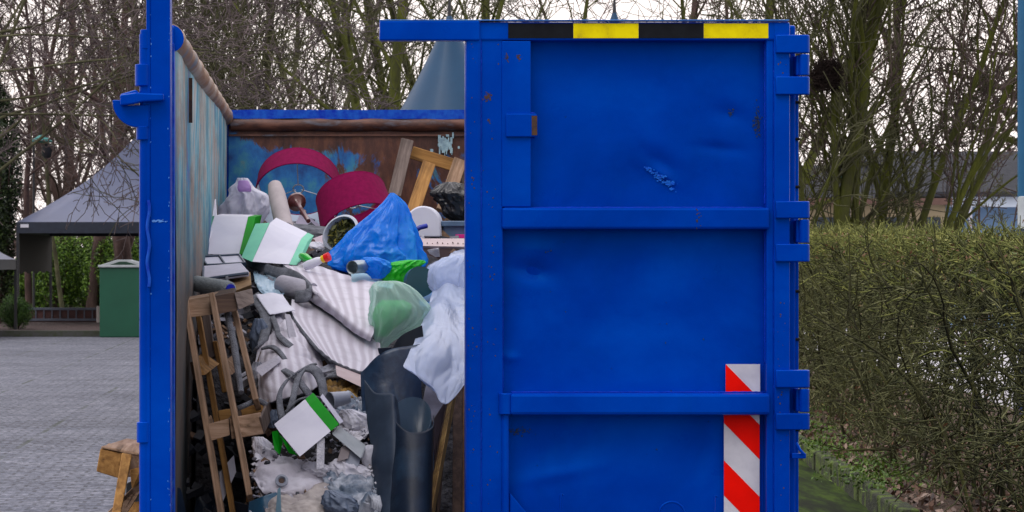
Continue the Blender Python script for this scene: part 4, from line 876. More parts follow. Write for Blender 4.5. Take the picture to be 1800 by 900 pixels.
t = MB().prism([P(455, 768, 10.32), P(466, 770, 10.3), P(468, 805, 10.2), P(448, 808, 10.2)], (.0, .01, 0)).build('tube_scrap', M_('pale_blue_card', (.42,.50,.62), rough=.6)); tag(t, 'pale blue card scrap left of the green banded carton', 'plastic scrap')
strip([(480, 560, .06), (470, 585, .02), (460, 620, -.05), (448, 650, -.05)], .015, 'wood_splinter', 'thin reddish wood splinter right of the left pallet', 'splinter', W_D[2], .012, 20)

# ------------------------------------------------------------------ carton with green band, cup, dusty bags
A_, B_, C_, D_ = P(489, 757, 10.02), P(558, 701, 10.16), P(596, 746, 10.04), P(527, 803, 9.90)
t = carton('white carton with green band and torn end lying low in the heap', A_, B_, C_, D_, (-.018, .06, .022), [(0, .79, 0), (.792, 1, 1)], [CARD, GREENP])
m = MB(); m.prism([P(478, 759, 10.03), P(488, 757, 10.02), P(497, 777, 9.98), P(492, 800, 9.99), P(482, 790, 10.0)], (.0, .004, 0)); m.build('torn_flap', GREENP, t)
m = MB(); m.prism([P(492, 765, 9.99), P(503, 776, 9.97), P(523, 801, 9.90), P(508, 796, 9.95)], (.0, .004, .0)); m.build('torn_flap', GREENP, t)
m = MB(); m.tube([P(512, 764, 10.005), P(530, 749, 10.04), P(543, 739, 10.065)], .0011, 5); m.build('crease', M_('grey_crease', (.25,.25,.33)), t)
m = MB(); m.prism([P(563, 698, 10.17), P(567, 692, 10.2), P(604, 741, 10.08), P(597, 745, 10.05)], (.0, .004, 0)); m.build('side_flap', M_('lilac_flap', (.40,.40,.50)), t)
O = P(580, 704, 10.25); a_ = Vector((.75, .45, .1)).normalized(); x = a_.cross(Vector((0,0,1))).normalized(); y = a_.cross(x); Mx = Matrix(((x.x, y.x, a_.x, O.x), (x.y, y.y, a_.y, O.y), (x.z, y.z, a_.z, O.z), (0,0,0,1)))
m = MB(); m.lathe([(.034, 0), (.036, .002), (.034, .006), (.027, .085), (0, .085)], Mx, 32); m.lathe([(.033, 0), (.025, .08), (0, .08)], Mx, 32); t = m.build('plastic_cup', GREYP, smooth=50); tag(t, 'pale grey plastic cup lying above right of green banded carton', 'cup')
def drape(rows, label, mat, seed, amp=.03, sc_=11, category='plastic bag', name='dusty_bag', thick=.002, nu=70, nv=60): return sheet(rows, name, label, category, mat, nu, nv, amp, (sc_, sc_, sc_), seed, thick)
drape([[(440, 830, .0), (470, 800, .0), (520, 805, .02), (560, 830, .05)], [(446, 840, -.06), (475, 822, -.08), (520, 820, -.06), (572, 838, 0)], [(462, 866, -.06), (490, 858, -.1), (540, 848, -.08), (576, 850, 0)], [(480, 875, -.02), (510, 872, -.04), (545, 865, -.04), (575, 856, 0)]], 'dusty white sack with a round valve hole', M_('dusty_paper_sack', (.56,.55,.62), (.42,.40,.46), rough=.85, scale=7, bs=30, bstr=.4, bd=.01), 41, .025, 9)
o = [q for q in COL.objects if q.get('label', '').startswith('dusty white sack')][0]; o.name = 'paper_sack'
Oc = P(495, 845, yd(845)-.13); Mx = Matrix.Translation(Oc) @ Matrix.Rotation(R(62), 4, 'X')
m = MB(); m.lathe([(.026, .0), (.025, .006), (.017, .007), (.012, .001), (.012, -.02)], Mx, 32); m.build('valve_ring', GREYP, o, smooth=40)
m = MB(); m.lathe([(.0125, -.001), (0, -.001)], Mx, 24); m.build('valve_hole', M_('valve_brown', (.06,.025,.015)), o)
drape([[(455, 860, .0), (500, 862, -.04), (560, 850, .0), (590, 855, 0)], [(462, 885, -.06), (510, 885, -.10), (560, 876, -.08), (592, 880, 0)], [(470, 915, -.06), (520, 915, -.10), (570, 910, -.08), (600, 912, 0)]], 'tan dusty sheet lying below the sack with the valve hole', M_('tan_dusty_film', (.42,.38,.36), (.26,.23,.23), rough=.7, scale=8), 43, .03, 8, 'plastic film', 'dusty_film')
drape([[(572, 830, .02), (600, 806, .0), (640, 815, .0), (664, 822, .02)], [(570, 850, -.05), (602, 838, -.08), (640, 845, -.06), (664, 850, 0)], [(582, 880, -.04), (606, 875, -.08), (640, 878, -.06), (664, 880, 0)], [(596, 912, -.05), (620, 910, -.08), (650, 905, -.05), (668, 905, 0)]], 'grey blue dust smeared plastic bag bottom centre beside dark vinyl roll', DUSTYDARK, 47, .05, 10)
drape([[(592, 760, -.02), (610, 722, .0), (640, 715, .0), (662, 725, .0)], [(598, 775, -.03), (620, 750, -.02), (642, 740, -.02), (664, 745, .02)], [(610, 790, -.03), (630, 775, -.04), (650, 765, -.03), (664, 768, 0)]], 'heap of white plaster dust in a torn bag right of green banded carton', M_('plaster_dust', (.62,.61,.66), (.45,.45,.52), rough=.95, scale=14, bs=60, bstr=.8, bd=.01), 51, .03, 16, 'plaster heap', 'plaster_bag')
drape([[(588, 722, .0), (600, 706, .04), (630, 700, .05), (650, 712, .05)], [(592, 735, -.03), (612, 720, -.04), (636, 712, -.03), (655, 722, 0)], [(600, 746, -.02), (620, 736, -.03), (640, 728, -.02), (656, 735, 0)]], 'scrunched dark and white plastic film behind the plastic cup', DUSTYDARK, 55, .05, 18, 'plastic film', 'dusty_film')
t = sack([(782, 645, 656), (790, 638, 664), (805, 634, 668), (822, 640, 668), (840, 650, 668), (870, 656, 668)], 10.05, .5, amp=.08, seed=61, nv=50, n=60).build('dusty_bag', DUSTY, smooth=180); tag(t, 'small puffed white bag touching the tall vinyl roll', 'plastic bag')
t = MB().prism([P(582, 762, 10.02), P(594, 748, 10.1), P(645, 785, 10.05), P(636, 808, 9.96)], (0, .05, .0)).build('gutter_piece', M_('grey_green_plastic', (.30,.33,.36), (.22,.25,.28), rough=.5), bevel=.008); tag(t, 'pale grey gutter section slanting down from green banded carton', 'gutter')
t = MB().prism([P(557, 775, 9.98), P(571, 770, 10.0), P(570, 824, 9.93), P(556, 826, 9.9)], (0, .02, .0)).build('plaster_batten', M_('plaster_batten', (.55,.55,.6), (.42,.42,.48), rough=.95, scale=30, bs=90, bstr=1, bd=.008), bevel=.003); tag(t, 'upright plaster covered batten under the green banded carton', 'batten')
for k, (x0, y0, x1, y1, mt, lb) in enumerate(((592, 812, 612, 786, M_('brownish_tile', (.20,.17,.18)), 'small brownish tile edge under the gutter section'), (606, 815, 630, 800, GREYP, 'grey tile wedge right of the brownish tile'))):
    t = MB().prism([P(x0, y0, 9.98), P(x0+8, y0-26, 10.02), P(x1+6, y1-2, 10.02), P(x1, y1+20, 9.98)], (0, .03, 0)).build('tile_piece', mt, bevel=.002); tag(t, lb, 'tile')
def curl(pts_bottom, pts_top, label, mats, name='vinyl_sheet', category='vinyl sheet', thick=.004, nu=90, nv=30, amp=0, parent=None):
    """upright sheet: rows from top curve to bottom curve"""
    return sheet([pts_top, [tuple((a+b)/2 for a, b in zip(p, q)) for p, q in zip(pts_top, pts_bottom)], pts_bottom], name, label, category, mats, nu, nv, amp, (3,3,3), 7, thick, heap=False, parent=parent)
# low teal film shards bottom left
curl([(440, 920, 9.8), (470, 930, 9.75), (505, 925, 9.78)], [(437, 882, 9.85), (462, 872, 9.8), (494, 862, 9.85)], 'dark teal curled sheet at the bottom left of the heap', M_('teal_sheet', (.02,.09,.16), (.012,.05,.10), rough=.35), amp=.03)
t = MB().prism([P(484, 905, 9.72), P(488, 860, 9.76), P(493, 856, 9.76), P(495, 912, 9.7)], (.0, .004, 0)).build('film_shard', M_('pale_teal_film', (.16,.28,.36), rough=.35)); tag(t, 'pointed pale teal film shard rising at the bottom', 'plastic film')
curl([(338, 930, 10.2), (380, 930, 10.3), (440, 930, 10.1)], [(342, 895, 10.3), (355, 862, 10.5), (436, 890, 10.1)], 'dull grey blue sheet lying in the shadow behind the left pallet foot', PALESHEET, amp=.02)
curl([(312, 930, 9.8), (318, 930, 9.82), (330, 930, 9.85)], [(310, 856, 9.8), (318, 862, 9.82), (327, 905, 9.85)], 'narrow dark blue film hanging just inside the open door', DARKSHEET)
m = MB()      # work glove
t = empty('work_glove', P(655, 885, 9.72), 'dirty grey work glove at the foot of the tall vinyl roll', 'glove')
m.tube([P(642, 905, 9.75), P(648, 885, 9.72), P(652, 872, 9.75)], [.03, .032, .024], 14); m.build('palm', DUSTYDARK, t, smooth=60)
for k in range(4): 
    m = MB(); m.tube([P(645+k*5, 880, 9.70), P(650+k*5, 868+k*2, 9.69), P(655+k*4.4, 880+k*3, 9.68), P(654+k*4.2, 892+k*2, 9.69)], [.009, .0095, .009, .007], 10); m.build('finger', DUSTYDARK, t, smooth=60)

# crumpled paper, film and cloth stuffed between the larger pieces
def wad(rows, label, mat, seed, name='crumpled_paper', category='crumpled paper', dd=-.03, amp=.22, fr=2.4):
    py = sum(r[0] for r in rows)/len(rows); t = sack(rows, yd(py)+dd, .7, amp=amp, fr=fr, seed=seed, nv=50, n=70).build(name, mat, smooth=180); tag(t, label, category)
WADW = M_('crumpled_white', (.66,.66,.73), (.52,.52,.60), rough=.8, scale=9)
WADG = M_('crumpled_grey', (.42,.43,.49), (.28,.29,.34), rough=.8, scale=9, c3=(.10,.11,.14))
WADB = M_('crumpled_slate', (.14,.18,.26), (.07,.10,.16), rough=.5, scale=9)
wad([(768, 448, 462), (780, 444, 476), (796, 446, 484), (812, 450, 478)], 'crumpled white paper wad directly left below the green banded carton', WADW, 101)
wad([(600, 548, 575), (615, 540, 600), (632, 545, 612), (646, 560, 606)], 'crumpled grey wrapping under the edge of the lower underlay slab', WADG, 102, dd=.06)
wad([(640, 575, 600), (652, 560, 622), (664, 570, 618)], 'small grey wad just above the ochre rag', WADG, 103, dd=.02)
wad([(720, 600, 622), (734, 596, 650), (752, 604, 656), (766, 616, 650)], 'large crumpled white paper right of the green banded carton', WADW, 104)
wad([(806, 590, 612), (820, 580, 640), (838, 586, 652), (852, 600, 640)], 'dusty white crumpled film below the gutter section', WADW, 105)
wad([(812, 540, 560), (824, 530, 590), (838, 540, 588)], 'crumpled white film right of the valve hole sack top', WADW, 106)
wad([(560, 448, 462), (585, 440, 474), (612, 442, 470), (634, 448, 462)], 'slate grey crumpled cloth beside the wide felt tongue', WADB, 107, dd=.05)
wad([(636, 446, 458), (655, 438, 470), (680, 440, 476), (700, 446, 468)], 'grey crumpled cloth between left pallet and underlay bulge', WADG, 108, dd=.04)
wad([(515, 560, 600), (528, 545, 640), (540, 560, 640)], 'grey wad peeping between the two underlay slabs', WADG, 109, dd=.15)
wad([(425, 548, 562), (434, 540, 580), (446, 545, 590), (456, 556, 584)], 'crumpled pale plastic between second carton and tipped bucket', WADW, 110, dd=.1)
wad([(392, 496, 512), (402, 490, 536), (412, 498, 548), (422, 510, 545)], 'crumpled lilac grey paper beneath the dark red lamp base', WADG, 111, dd=.1)
wad([(720, 478, 490), (735, 470, 500), (752, 472, 496)], 'dark slate wad hanging left of the green banded carton', WADB, 112, dd=0)
wad([(862, 572, 590), (875, 566, 620), (890, 570, 630), (905, 580, 626)], 'slate blue crumpled bag at the very bottom centre', WADB, 113, dd=-.1)
# ------------------------------------------------------------------ dark vinyl sheets, rolls and boards on the right
v1 = curl([(668, 960, 9.78), (680, 960, 9.72), (700, 960, 9.70), (716, 960, 9.76)], [(640, 668, 10.25), (660, 690, 10.15), (690, 692, 10.08), (700, 705, 10.1)], 'tall grey blue vinyl sheet with a ragged top, left of the dark roll', [PALESHEET, DARKSHEET], nu=50, nv=60, amp=.01)
v2 = curl([(690, 960, 10.0), (675, 960, 9.76), (715, 960, 9.62), (752, 960, 9.66), (758, 960, 9.9)], [(700, 712, 10.3), (692, 735, 10.05), (722, 760, 9.94), (758, 752, 9.98), (762, 730, 10.2)], 'dark navy vinyl roll standing upright in front of leaning boards', DARKSHEET, nu=70, nv=50)
m = MB(); rt = [tuple(P(727+36*math.cos(a)*(1 if math.cos(a) < 0 else .85), 728-30*math.sin(a)+(9 if math.sin(a) < 0 else 0), 10.12+.12*math.sin(a))) for a in np.linspace(0, 2*math.pi, 50)]
rb = [tuple(Vector(p) + Vector((.03, -.05, -.50))) for p in rt]; m.grid([rt, rb]); m.build('inner_curl', film('milky_vinyl', (.04,.075,.12), .7, .3, .2), v2, smooth=180, solid=.003)
curl([(640, 780, 10.35), (690, 800, 10.3), (745, 800, 10.35)], [(634, 655, 10.45), (676, 618, 10.42), (738, 605, 10.42)], 'broad slate blue vinyl sheet with a curved top under the clear bag', M_('slate_vinyl', (.016,.045,.095), (.008,.022,.055), rough=.4, scale=6, bs=14, bstr=.4, bd=.01, c3=(.035,.075,.13)), amp=.01)
curl([(683, 640, 10.55), (712, 630, 10.5), (748, 622, 10.52)], [(686, 622, 10.62), (704, 592, 10.58), (742, 572, 10.58)], 'black curved sheet edge showing above the slate blue vinyl', M_('black_vinyl', (.008,.012,.02), (.005,.007,.012), rough=.75, spec=.12))
m = MB(); m.prism([P(664, 612, 10.42), P(688, 610, 10.42), P(690, 626, 10.42), P(666, 622, 10.42)], (0, .02, 0)); t = m.build('dark_scrap', DARKSHEET, bevel=.002); tag(t, 'small dark blue flap at the lower tip of clear bag', 'plastic scrap')
# leaning boards
def plank(pts, dep, label, mats, edge=None, name='board'):
    t = MB().prism(pts, dep).build(name, mats, bevel=.0015); tag(t, label, 'board'); return t
plank([P(750, 672, 10.55), P(796, 660, 10.60), P(735, 930, 9.82), P(700, 930, 9.85)], (0, .012, .004), 'wide dusty grey board leaning behind the dark vinyl roll', M_('grey_dusty_board', (.28,.27,.31), (.13,.11,.12), rough=.85, scale=5))
W_EDGE = wood('plywood_edge', (.42,.27,.09), (.24,.14,.05), 2)
for k, (dx, mt) in enumerate(((0, W_D[2]), (4.2, W_EDGE), (8.0, W_EDGE), (11.8, W_EDGE))):
    plank([P(786+dx, 702-dx*2, 10.45), P(790+dx-.6, 696-dx*2, 10.45), P(742+dx-.6, 930, 9.78), P(737+dx, 930, 9.78)], (.02, .11, 0), ('leftmost brown', 'second from left ochre', 'third from left ochre', 'rightmost ochre')[k] + ' edge in the leaning stack of thin boards', mt, name='thin_board')
plank([P(728, 790, 10.0), P(786, 700, 10.47), P(738, 930, 9.79), P(712, 930, 9.85)], (0, .01, 0), 'dark brown hardboard face under the thin board edges', M_('hardboard', (.10,.07,.075), (.06,.04,.042), rough=.8, scale=6))
plank([P(776, 800, 10.3), P(778, 800, 10.3), P(768, 930, 9.95), P(764, 930, 9.95)], (.01, .05, 0), 'thin lath in the dark gap beside the stack of thin boards', W_D[2], name='lath')
plank([P(797, 640, 10.98), P(812, 640, 10.98), P(812, 940, 10.2), P(795, 940, 10.2)], (0, .02, 0), 'upright brown plank just left of the closed door', W_D[2], name='plank')
plank([P(813, 640, 11.0), P(835, 640, 11.0), P(835, 940, 10.18), P(813, 940, 10.18)], (0, .02, 0), 'upright orange brown plank touching the closed door edge', wood('reddish_wood', (.20,.10,.045), (.12,.055,.03), 2), name='plank')

# ------------------------------------------------------------------ clear bag and milky film on top
CLEAR = film('clear_green_film', (.52,.72,.66), .36, .22, .3)
t = sack([(494, 666, 700), (500, 658, 716), (512, 652, 732), (528, 650, 746), (545, 649, 756), (565, 652, 745), (585, 655, 715), (600, 658, 690), (615, 662, 678), (628, 664, 670)], 11.05, .6, amp=.12, fr=1.7, seed=71, vert=.5, gather=.15, nv=110, n=130).build('clear_bag', CLEAR, smooth=180); tag(t, 'clear plastic bag with green things showing through', 'plastic bag')
t2 = sack([(528, 672, 710), (540, 660, 725), (560, 655, 715), (580, 658, 690), (592, 662, 680)], 11.06, .45, amp=.12, seed=73, nv=30, n=40).build('green_content', M_('soft_green', (.10,.55,.18), (.06,.40,.12), rough=.7), t, smooth=180)
MILK = film('milky_film', (.60,.68,.86), .50, .2, .45, bsc=9, bz=.25, bstr=.3, crease=.4)
t = sheet([[(750, 470, .0, ), (780, 455, .0), (806, 440, .0), (835, 432, .0)],
           [(762, 500, -.15), (785, 490, -.28), (808, 485, -.22), (838, 480, -.2)],
           [(748, 548, -.25), (775, 540, -.42), (806, 535, -.33), (838, 530, -.25)],
           [(728, 602, -.50), (760, 605, -.60), (800, 600, -.48), (838, 590, -.4)],
           [(709, 641, -.55), (748, 662, -.55), (795, 665, -.45), (838, 640, -.4)],
           [(722, 652, -.52), (758, 686, -.45), (788, 708, -.40), (836, 650, -.4)]],
          'milky_film', 'large milky translucent plastic film hanging beside the closed door', 'plastic film', MILK, 150, 110, .022, (8, 3, .9), 77, .0015)
t = sack([(448, 800, 818), (455, 775, 835), (468, 755, 838), (485, 748, 838), (500, 752, 835), (515, 760, 830)], 11.55, .5, amp=.15, fr=1.5, seed=79, nv=70, n=90).build('film_bundle', MILK, smooth=180); tag(t, 'scrunched milky film bundle on top of the hanging film', 'plastic film')
t = sack([(392, 470, 500), (398, 455, 560), (410, 450, 700), (420, 470, 720)], 13.3, .5, amp=.2, seed=83, nv=16, n=40).build('grey_rag', FELT, smooth=180); tag(t, 'dark grey rag spread behind cartons and blue bag', 'rag')

# ------------------------------------------------------------------ pallet outside on the left
d0 = 9.5
pt = empty('pallet', P(215, 1190, d0), 'pale new wooden pallet leaning outside against the open left door', 'pallet')
def blk2(pts, dep, mats, nm='block'):
    m = MB(); m.prism(pts, dep); return m.build(nm, mats, pt, bevel=.004)
blk2([P(176, 789, d0), P(214, 797, d0), P(208, 841, d0), P(169, 829, d0)], (.02, .14, .012), W_O[1]); blk2([P(216, 797, d0), P(250, 801, d0), P(248, 836, d0), P(211, 841, d0)], (.02, .14, .012), W_A[1])
blk2([P(176, 787, d0-.005), P(216, 796, d0-.005), P(246, 801, d0-.005), P(246, 796, d0), P(180, 784, d0)], (.06, .42, .0), W_A[1], 'board')
blk2([P(214, 796, d0-.03), P(232, 800, d0-.03), P(212, 905, d0-.25), P(196, 905, d0-.25)], (.0, .02, .0), W_O[2], 'board'); blk2([P(228, 826, d0-.01), P(250, 820, d0), P(250, 840, d0), P(232, 862, d0-.05)], (.0, .02, .0), W_O[0], 'board')
blk2([P(184, 905, d0-.2), P(240, 850, d0-.02), P(250, 850, d0), P(250, 860, d0), P(200, 940, d0-.3)], (.0, .02, .0), W_A[0], 'board')
blk2([P(196, 905, d0-.24), P(212, 905, d0-.24), P(170, 1190, d0-.7), P(150, 1190, d0-.7)], (.0, .02, .0), W_O[2], 'board'); blk2([P(208, 885, d0+.1), P(262, 880, d0+.1), P(262, 925, d0+.0), P(206, 925, d0)], (.0, .08, .0), W_O[1])
DARKB = M_('dark_board', (.012,.02,.03), rough=.6)
blk2([P(222, 850, d0+.15), P(262, 830, d0+.15), P(262, 1190, d0-.2), P(200, 1190, d0-.2)], (.0, .02, .0), DARKB, 'board')
# ------------------------------------------------------------------ bare trees
def tubes_mesh(name, lines, sides=4):
    """lines: list of (pts Kx3 array, radii K); every line becomes a tapered tube; one mesh"""
    V = []; Fc = []; base = 0
    byk = {}
    for p, r in lines: byk.setdefault(len(p), []).append((p, r))
    ang = np.arange(sides) * 2*np.pi/sides
    for k, ls in byk.items():
        Pn = np.array([p for p, r in ls]); Rn = np.array([r for p, r in ls])
        T = np.gradient(Pn, axis=1); T /= np.linalg.norm(T, axis=2, keepdims=True)+1e-9
        up = np.where(np.abs(T[..., 2:3]) > .9, np.array([1., 0, 0]), np.array([0, 0, 1.]))
        a = np.cross(T, up); a /= np.linalg.norm(a, axis=2, keepdims=True)+1e-9; b = np.cross(T, a)
        ring = Pn[:, :, None, :] + (a[:, :, None, :]*np.cos(ang)[None, None, :, None] + b[:, :, None, :]*np.sin(ang)[None, None, :, None]) * Rn[:, :, None, None]
        n = len(ls); V.append(ring.reshape(-1, 3))
        i, s, j = np.meshgrid(np.arange(n), np.arange(k-1), np.arange(sides), indexing='ij')
        o = base + (i*k + s)*sides; j2 = (j+1) % sides
        Fc.append(np.stack([o+j, o+j2, o+sides+j2, o+sides+j], -1).reshape(-1, 4)); base += n*k*sides
    V = np.concatenate(V); Fc = np.concatenate(Fc)
    me = bpy.data.meshes.new(name); me.vertices.add(len(V)); me.vertices.foreach_set('co', V.astype(np.float32).ravel())
    me.loops.add(Fc.size); me.loops.foreach_set('vertex_index', Fc.astype(np.int32).ravel())
    me.polygons.add(len(Fc)); me.polygons.foreach_set('loop_start', np.arange(0, Fc.size, 4, dtype=np.int32)); me.polygons.foreach_set('loop_total', np.full(len(Fc), 4, np.int32))
    me.update(); me.shade_smooth(); return me
def grow(rg, p, d, L, r, lev, spec, out_):
    k = spec['seg'][lev]; pts = [p]; rad = [r]; dd = d.copy(); q = p.copy(); st = L/k
    for i in range(k):
        dd = dd + rg.normal(0, spec['wig'][lev], 3) + np.array([0, 0, spec['up'][lev]]); dd /= np.linalg.norm(dd)
        q = q + dd*st; pts.append(q.copy()); rad.append(max(spec['rmin'], r*(1-(1-spec['tip'])*(i+1)/k)))
    out_[lev].append((np.array(pts), np.array(rad)))
    if lev+1 >= len(spec['seg']): return
    nch = spec['n'][lev]; nch = int(nch*(rg.uniform(.75, 1.25)))
    for c in range(nch):
        t = spec['t0'][lev] + (1-spec['t0'][lev])*(c+rg.uniform(0, 1))/nch; f = t*k; i = min(int(f), k-1); f -= i
        pp = pts[i]*(1-f)+pts[i+1]*f; ax = pts[i+1]-pts[i]; ax /= np.linalg.norm(ax)
        rv = rg.normal(0, 1, 3); rv -= ax*rv.dot(ax); rv /= np.linalg.norm(rv); an = R(spec['ang'][lev]*rg.uniform(.7, 1.3))
        nd = ax*math.cos(an)+rv*math.sin(an)
        rr = (rad[i]*(1-f)+rad[i+1]*f)*spec['rr'][lev]
        grow(rg, pp, nd, L*spec['lr'][lev]*rg.uniform(.6, 1.25)*(1.15-.55*t), max(rr, spec['rmin']), lev+1, spec, out_)
def grow_tree(seed, spec, stems):
    rg = np.random.default_rng(seed); o = [[] for _ in spec['seg']]
    for (p, d, L, r) in stems:
        d = np.array(d, float); grow(rg, np.array(p, float), d/np.linalg.norm(d), L, r, 0, spec, o)
    nb = spec.get('bare', 2); thick = [x for l in o[:nb] for x in l]; thin = [x for l in o[nb:] for x in l]
    return thick, thin
def m_bark(name, c1, c2, c3, s=3):
    m, n, b = nmat(name); v = coords(n, (1,1,.5)); f = noi(n, v, s, 7, .7)
    n.links.new(ramp(n, f, [(.32, c3), (.5, c2), (.66, c1)]), b.inputs['Base Color']); b.inputs['Roughness'].default_value = .95; b.inputs['Specular IOR Level'].default_value = .2
    bump(n, b, noi(n, coords(n, (14,14,3)), 3, 5), .8, .02); return m
BARK_M = m_bark('mossy_bark', (.115,.13,.02), (.075,.085,.02), (.045,.042,.03))
BARK_G = m_bark('grey_green_bark', (.15,.145,.085), (.085,.085,.045), (.045,.04,.032))
BARK_B = m_bark('brown_bark', (.14,.095,.085), (.085,.055,.05), (.04,.028,.026))
TWIG_P = m_bark('purple_twigs', (.17,.125,.115), (.105,.078,.072), (.06,.046,.040), 1.2)
TWIG_G = m_bark('olive_twigs', (.14,.14,.07), (.09,.092,.048), (.05,.05,.03), 1.2)
TWIG_L = m_bark('pale_twigs', (.24,.19,.19), (.13,.105,.105), (.06,.05,.05), 1.2)
SP_TALL = dict(seg=(12, 8, 6, 4), wig=(.05, .10, .14, .16), up=(.02, .05, .05, .03), n=(15, 8, 5), t0=(.12, .15, .1), ang=(42, 42, 44), lr=(.42, .46, .50), rr=(.42, .5, .55), tip=.3, rmin=.009, bare=2)
SP_VASE = dict(seg=(12, 8, 6, 4), wig=(.05, .09, .13, .15), up=(.015, .05, .05, .03), n=(10, 7, 5), t0=(.18, .15, .1), ang=(30, 34, 40), lr=(.46, .48, .50), rr=(.5, .55, .6), tip=.35, rmin=.009, bare=2)
SP_TWIG = dict(seg=(10, 8, 6, 4), wig=(.07, .14, .18, .2), up=(.0, .01, .02, .02), n=(13, 8, 5), t0=(.15, .15, .1), ang=(50, 50, 48), lr=(.40, .44, .46), rr=(.45, .5, .6), tip=.3, rmin=.006, bare=2)
def tree(name, loc, label, thick, thin, m1, m2, category='tree', group=None, sides=5):
    t = empty(name, loc, label, category, group)
    for nm, ls, mt, sd in (('trunk', thick, m1, sides), ('crown', thin, m2, 3)):
        me = tubes_mesh(nm, ls, sd); me.materials.append(mt); o = bpy.data.objects.new(nm, me); COL.objects.link(o); o.parent = t
    return t
def dup(t, loc, rz, s, label):
    c = t.copy(); COL.objects.link(c); c.location = loc; c.rotation_euler = (0, 0, rz); c.scale = (s, s, s); c['label'] = label
    for ch in t.children:
        q = ch.copy(); COL.objects.link(q); q.parent = c
    return c
def gx(px, d): return ((px-VX)/F*d, d, 0)
rg = np.random.default_rng(1)
def multi(n, r, spread, L, seed, lean=(0, 0)):
    g_ = np.random.default_rng(seed); o = []
    for i in range(n):
        a = 2*math.pi*i/n + g_.uniform(-.4, .4); s = spread*g_.uniform(.3, 1)
        o.append(((math.cos(a)*r, math.sin(a)*r, 0), (math.cos(a)*s+lean[0], math.sin(a)*s+lean[1], 1), L*g_.uniform(.75, 1.1), g_.uniform(.055, .10)))
    return o
# prototypes of the wood behind
GRP = 'bare trees of the wood behind the container'
vase = tree('bare_tree', gx(452, 56), '', *grow_tree(11, SP_VASE, multi(9, .3, .32, 11, 3)), BARK_G, TWIG_G, group=GRP)
tall = tree('bare_tree', gx(655, 50), '', *grow_tree(12, SP_TALL, [((0,0,0), (.08, 0, 1), 13, .17), ((.3,.2,0), (-.18, .1, 1), 12, .15), ((.1,-.3,0), (.35, -.1, 1), 10, .10)]), BARK_M, TWIG_G, group=GRP)
purp = tree('bare_tree', gx(160, 70), '', *grow_tree(13, SP_TALL, [((0,0,0), (.03, 0, 1), 15, .20), ((.5,.2,0), (.3, 0, 1), 11, .12)]), BARK_B, TWIG_P, group=GRP)
twgy = tree('bare_tree', gx(560, 64), '', *grow_tree(14, dict(SP_TWIG, rmin=.008), [((0,0,0), (0,0,1), 10, .13), ((.3,0,0), (.5,.2,1), 8, .09), ((-.3,0,0), (-.5,-.2,1), 8, .09), ((0,.3,0), (.1,.6,1), 8, .09)]), BARK_B, TWIG_P, group=GRP)
vase['label'] = 'many stemmed bare tree behind the left end of the container back wall'
tall['label'] = 'mossy forked bare tree left of the tent peak above the container'
purp['label'] = 'tall brown bare tree behind the dark marquee at left'
twgy['label'] = 'low twiggy bare tree between the many stemmed tree and the mossy forked tree'
placing = [
 (vase, 380, 60, 1.4, 1.0, 'many stemmed bare tree seen just right of the tall open door edge'),
 (tall, 720, 62, 2.1, 1.0, 'mossy bare tree seen under the overhanging blue bar'),
 (tall, 850, 58, .7, 1.05, 'bare tree rising behind the upper left corner of the closed door'),
 (purp, 240, 76, 2.0, 1.1, 'brown bare tree seen beside the lock rod of the open door'),
 (twgy, 100, 78, 1.2, 1.0, 'twiggy bare tree behind the teal street lamp'),
 (twgy, 1200, 64, 5.0, 1.2, 'twiggy bare tree above the second black stripe of the door'),
 (tall, 1330, 58, 4.1, 1.0, 'bare tree above the right end of the yellow stripe'),
 (purp, 100, 90, 1.7, 1.2, 'farthest brown bare tree at left above the marquee ridge'),
 (twgy, 1640, 84, .9, 1.2, 'far twiggy bare tree behind the dark grey roof of the pale blue building'),
 (purp, 1790, 70, 1.1, 1.0, 'brown bare tree behind the tall blue pole'),
 (twgy, 40, 88, 3.0, 1.3, 'far twiggy bare tree at the upper left corner'),
]
for pr, px, d, rz, s, lb in placing: dup(pr, gx(px, d), rz, s, lb)

# near bush tree at the left with drooping twigs
nb = grow_tree(31, dict(SP_TWIG, n=(12, 8, 6), wig=(.06, .12, .16, .2), up=(-.01, -.005, .01, .01), rmin=.0045), [((0,0,2.3), (.9, .1, .62), 4.6, .020), ((0,.2,3.0), (.8, .3, .25), 4.4, .017), ((0,0,2.8), (.5, -.1, 1), 3.6, .024), ((0,0,3.3), (.95, .0, .06), 4.2, .015), ((-.3,0,0), (.02, 0, 1), 5.5, .09), ((0,0,3.2), (.9, .2, .0), 4.2, .014), ((0,0,3.6), (.9, -.2, .15), 4.2, .015), ((0,0,4.0), (.9, -.2, .0), 3.8, .014)])
tree('bare_tree', gx(-60, 27), 'near bare tree at far left reaching long thin twigs across the picture', *nb, BARK_G, TWIG_L)
nb = grow_tree(32, dict(SP_VASE, n=(11, 9, 6), wig=(.04, .10, .14, .16), up=(.0, .02, .03, .02), rmin=.0055, ang=(26, 32, 38)), [((0,0,0), (0, 0, 1), 6.2, .10), ((.1,.1,0), (.10, .1, 1), 6.0, .05), ((.12,0,0), (.26, .0, 1), 5.6, .045), ((-.1,0,.4), (-.22, .1, 1), 3.2, .032), ((.0,-.1,.3), (-.12, -.1, 1), 4.6, .035), ((.2,.1,.2), (.45, .2, 1), 4.2, .035), ((-.2,.1,.2), (-.35, .2, 1), 3.2, .03)])
tA = tree('bare_tree', gx(1452, 27), 'mossy many stemmed tree with a round nest, next to the door hinges', *nb, BARK_M, TWIG_G)
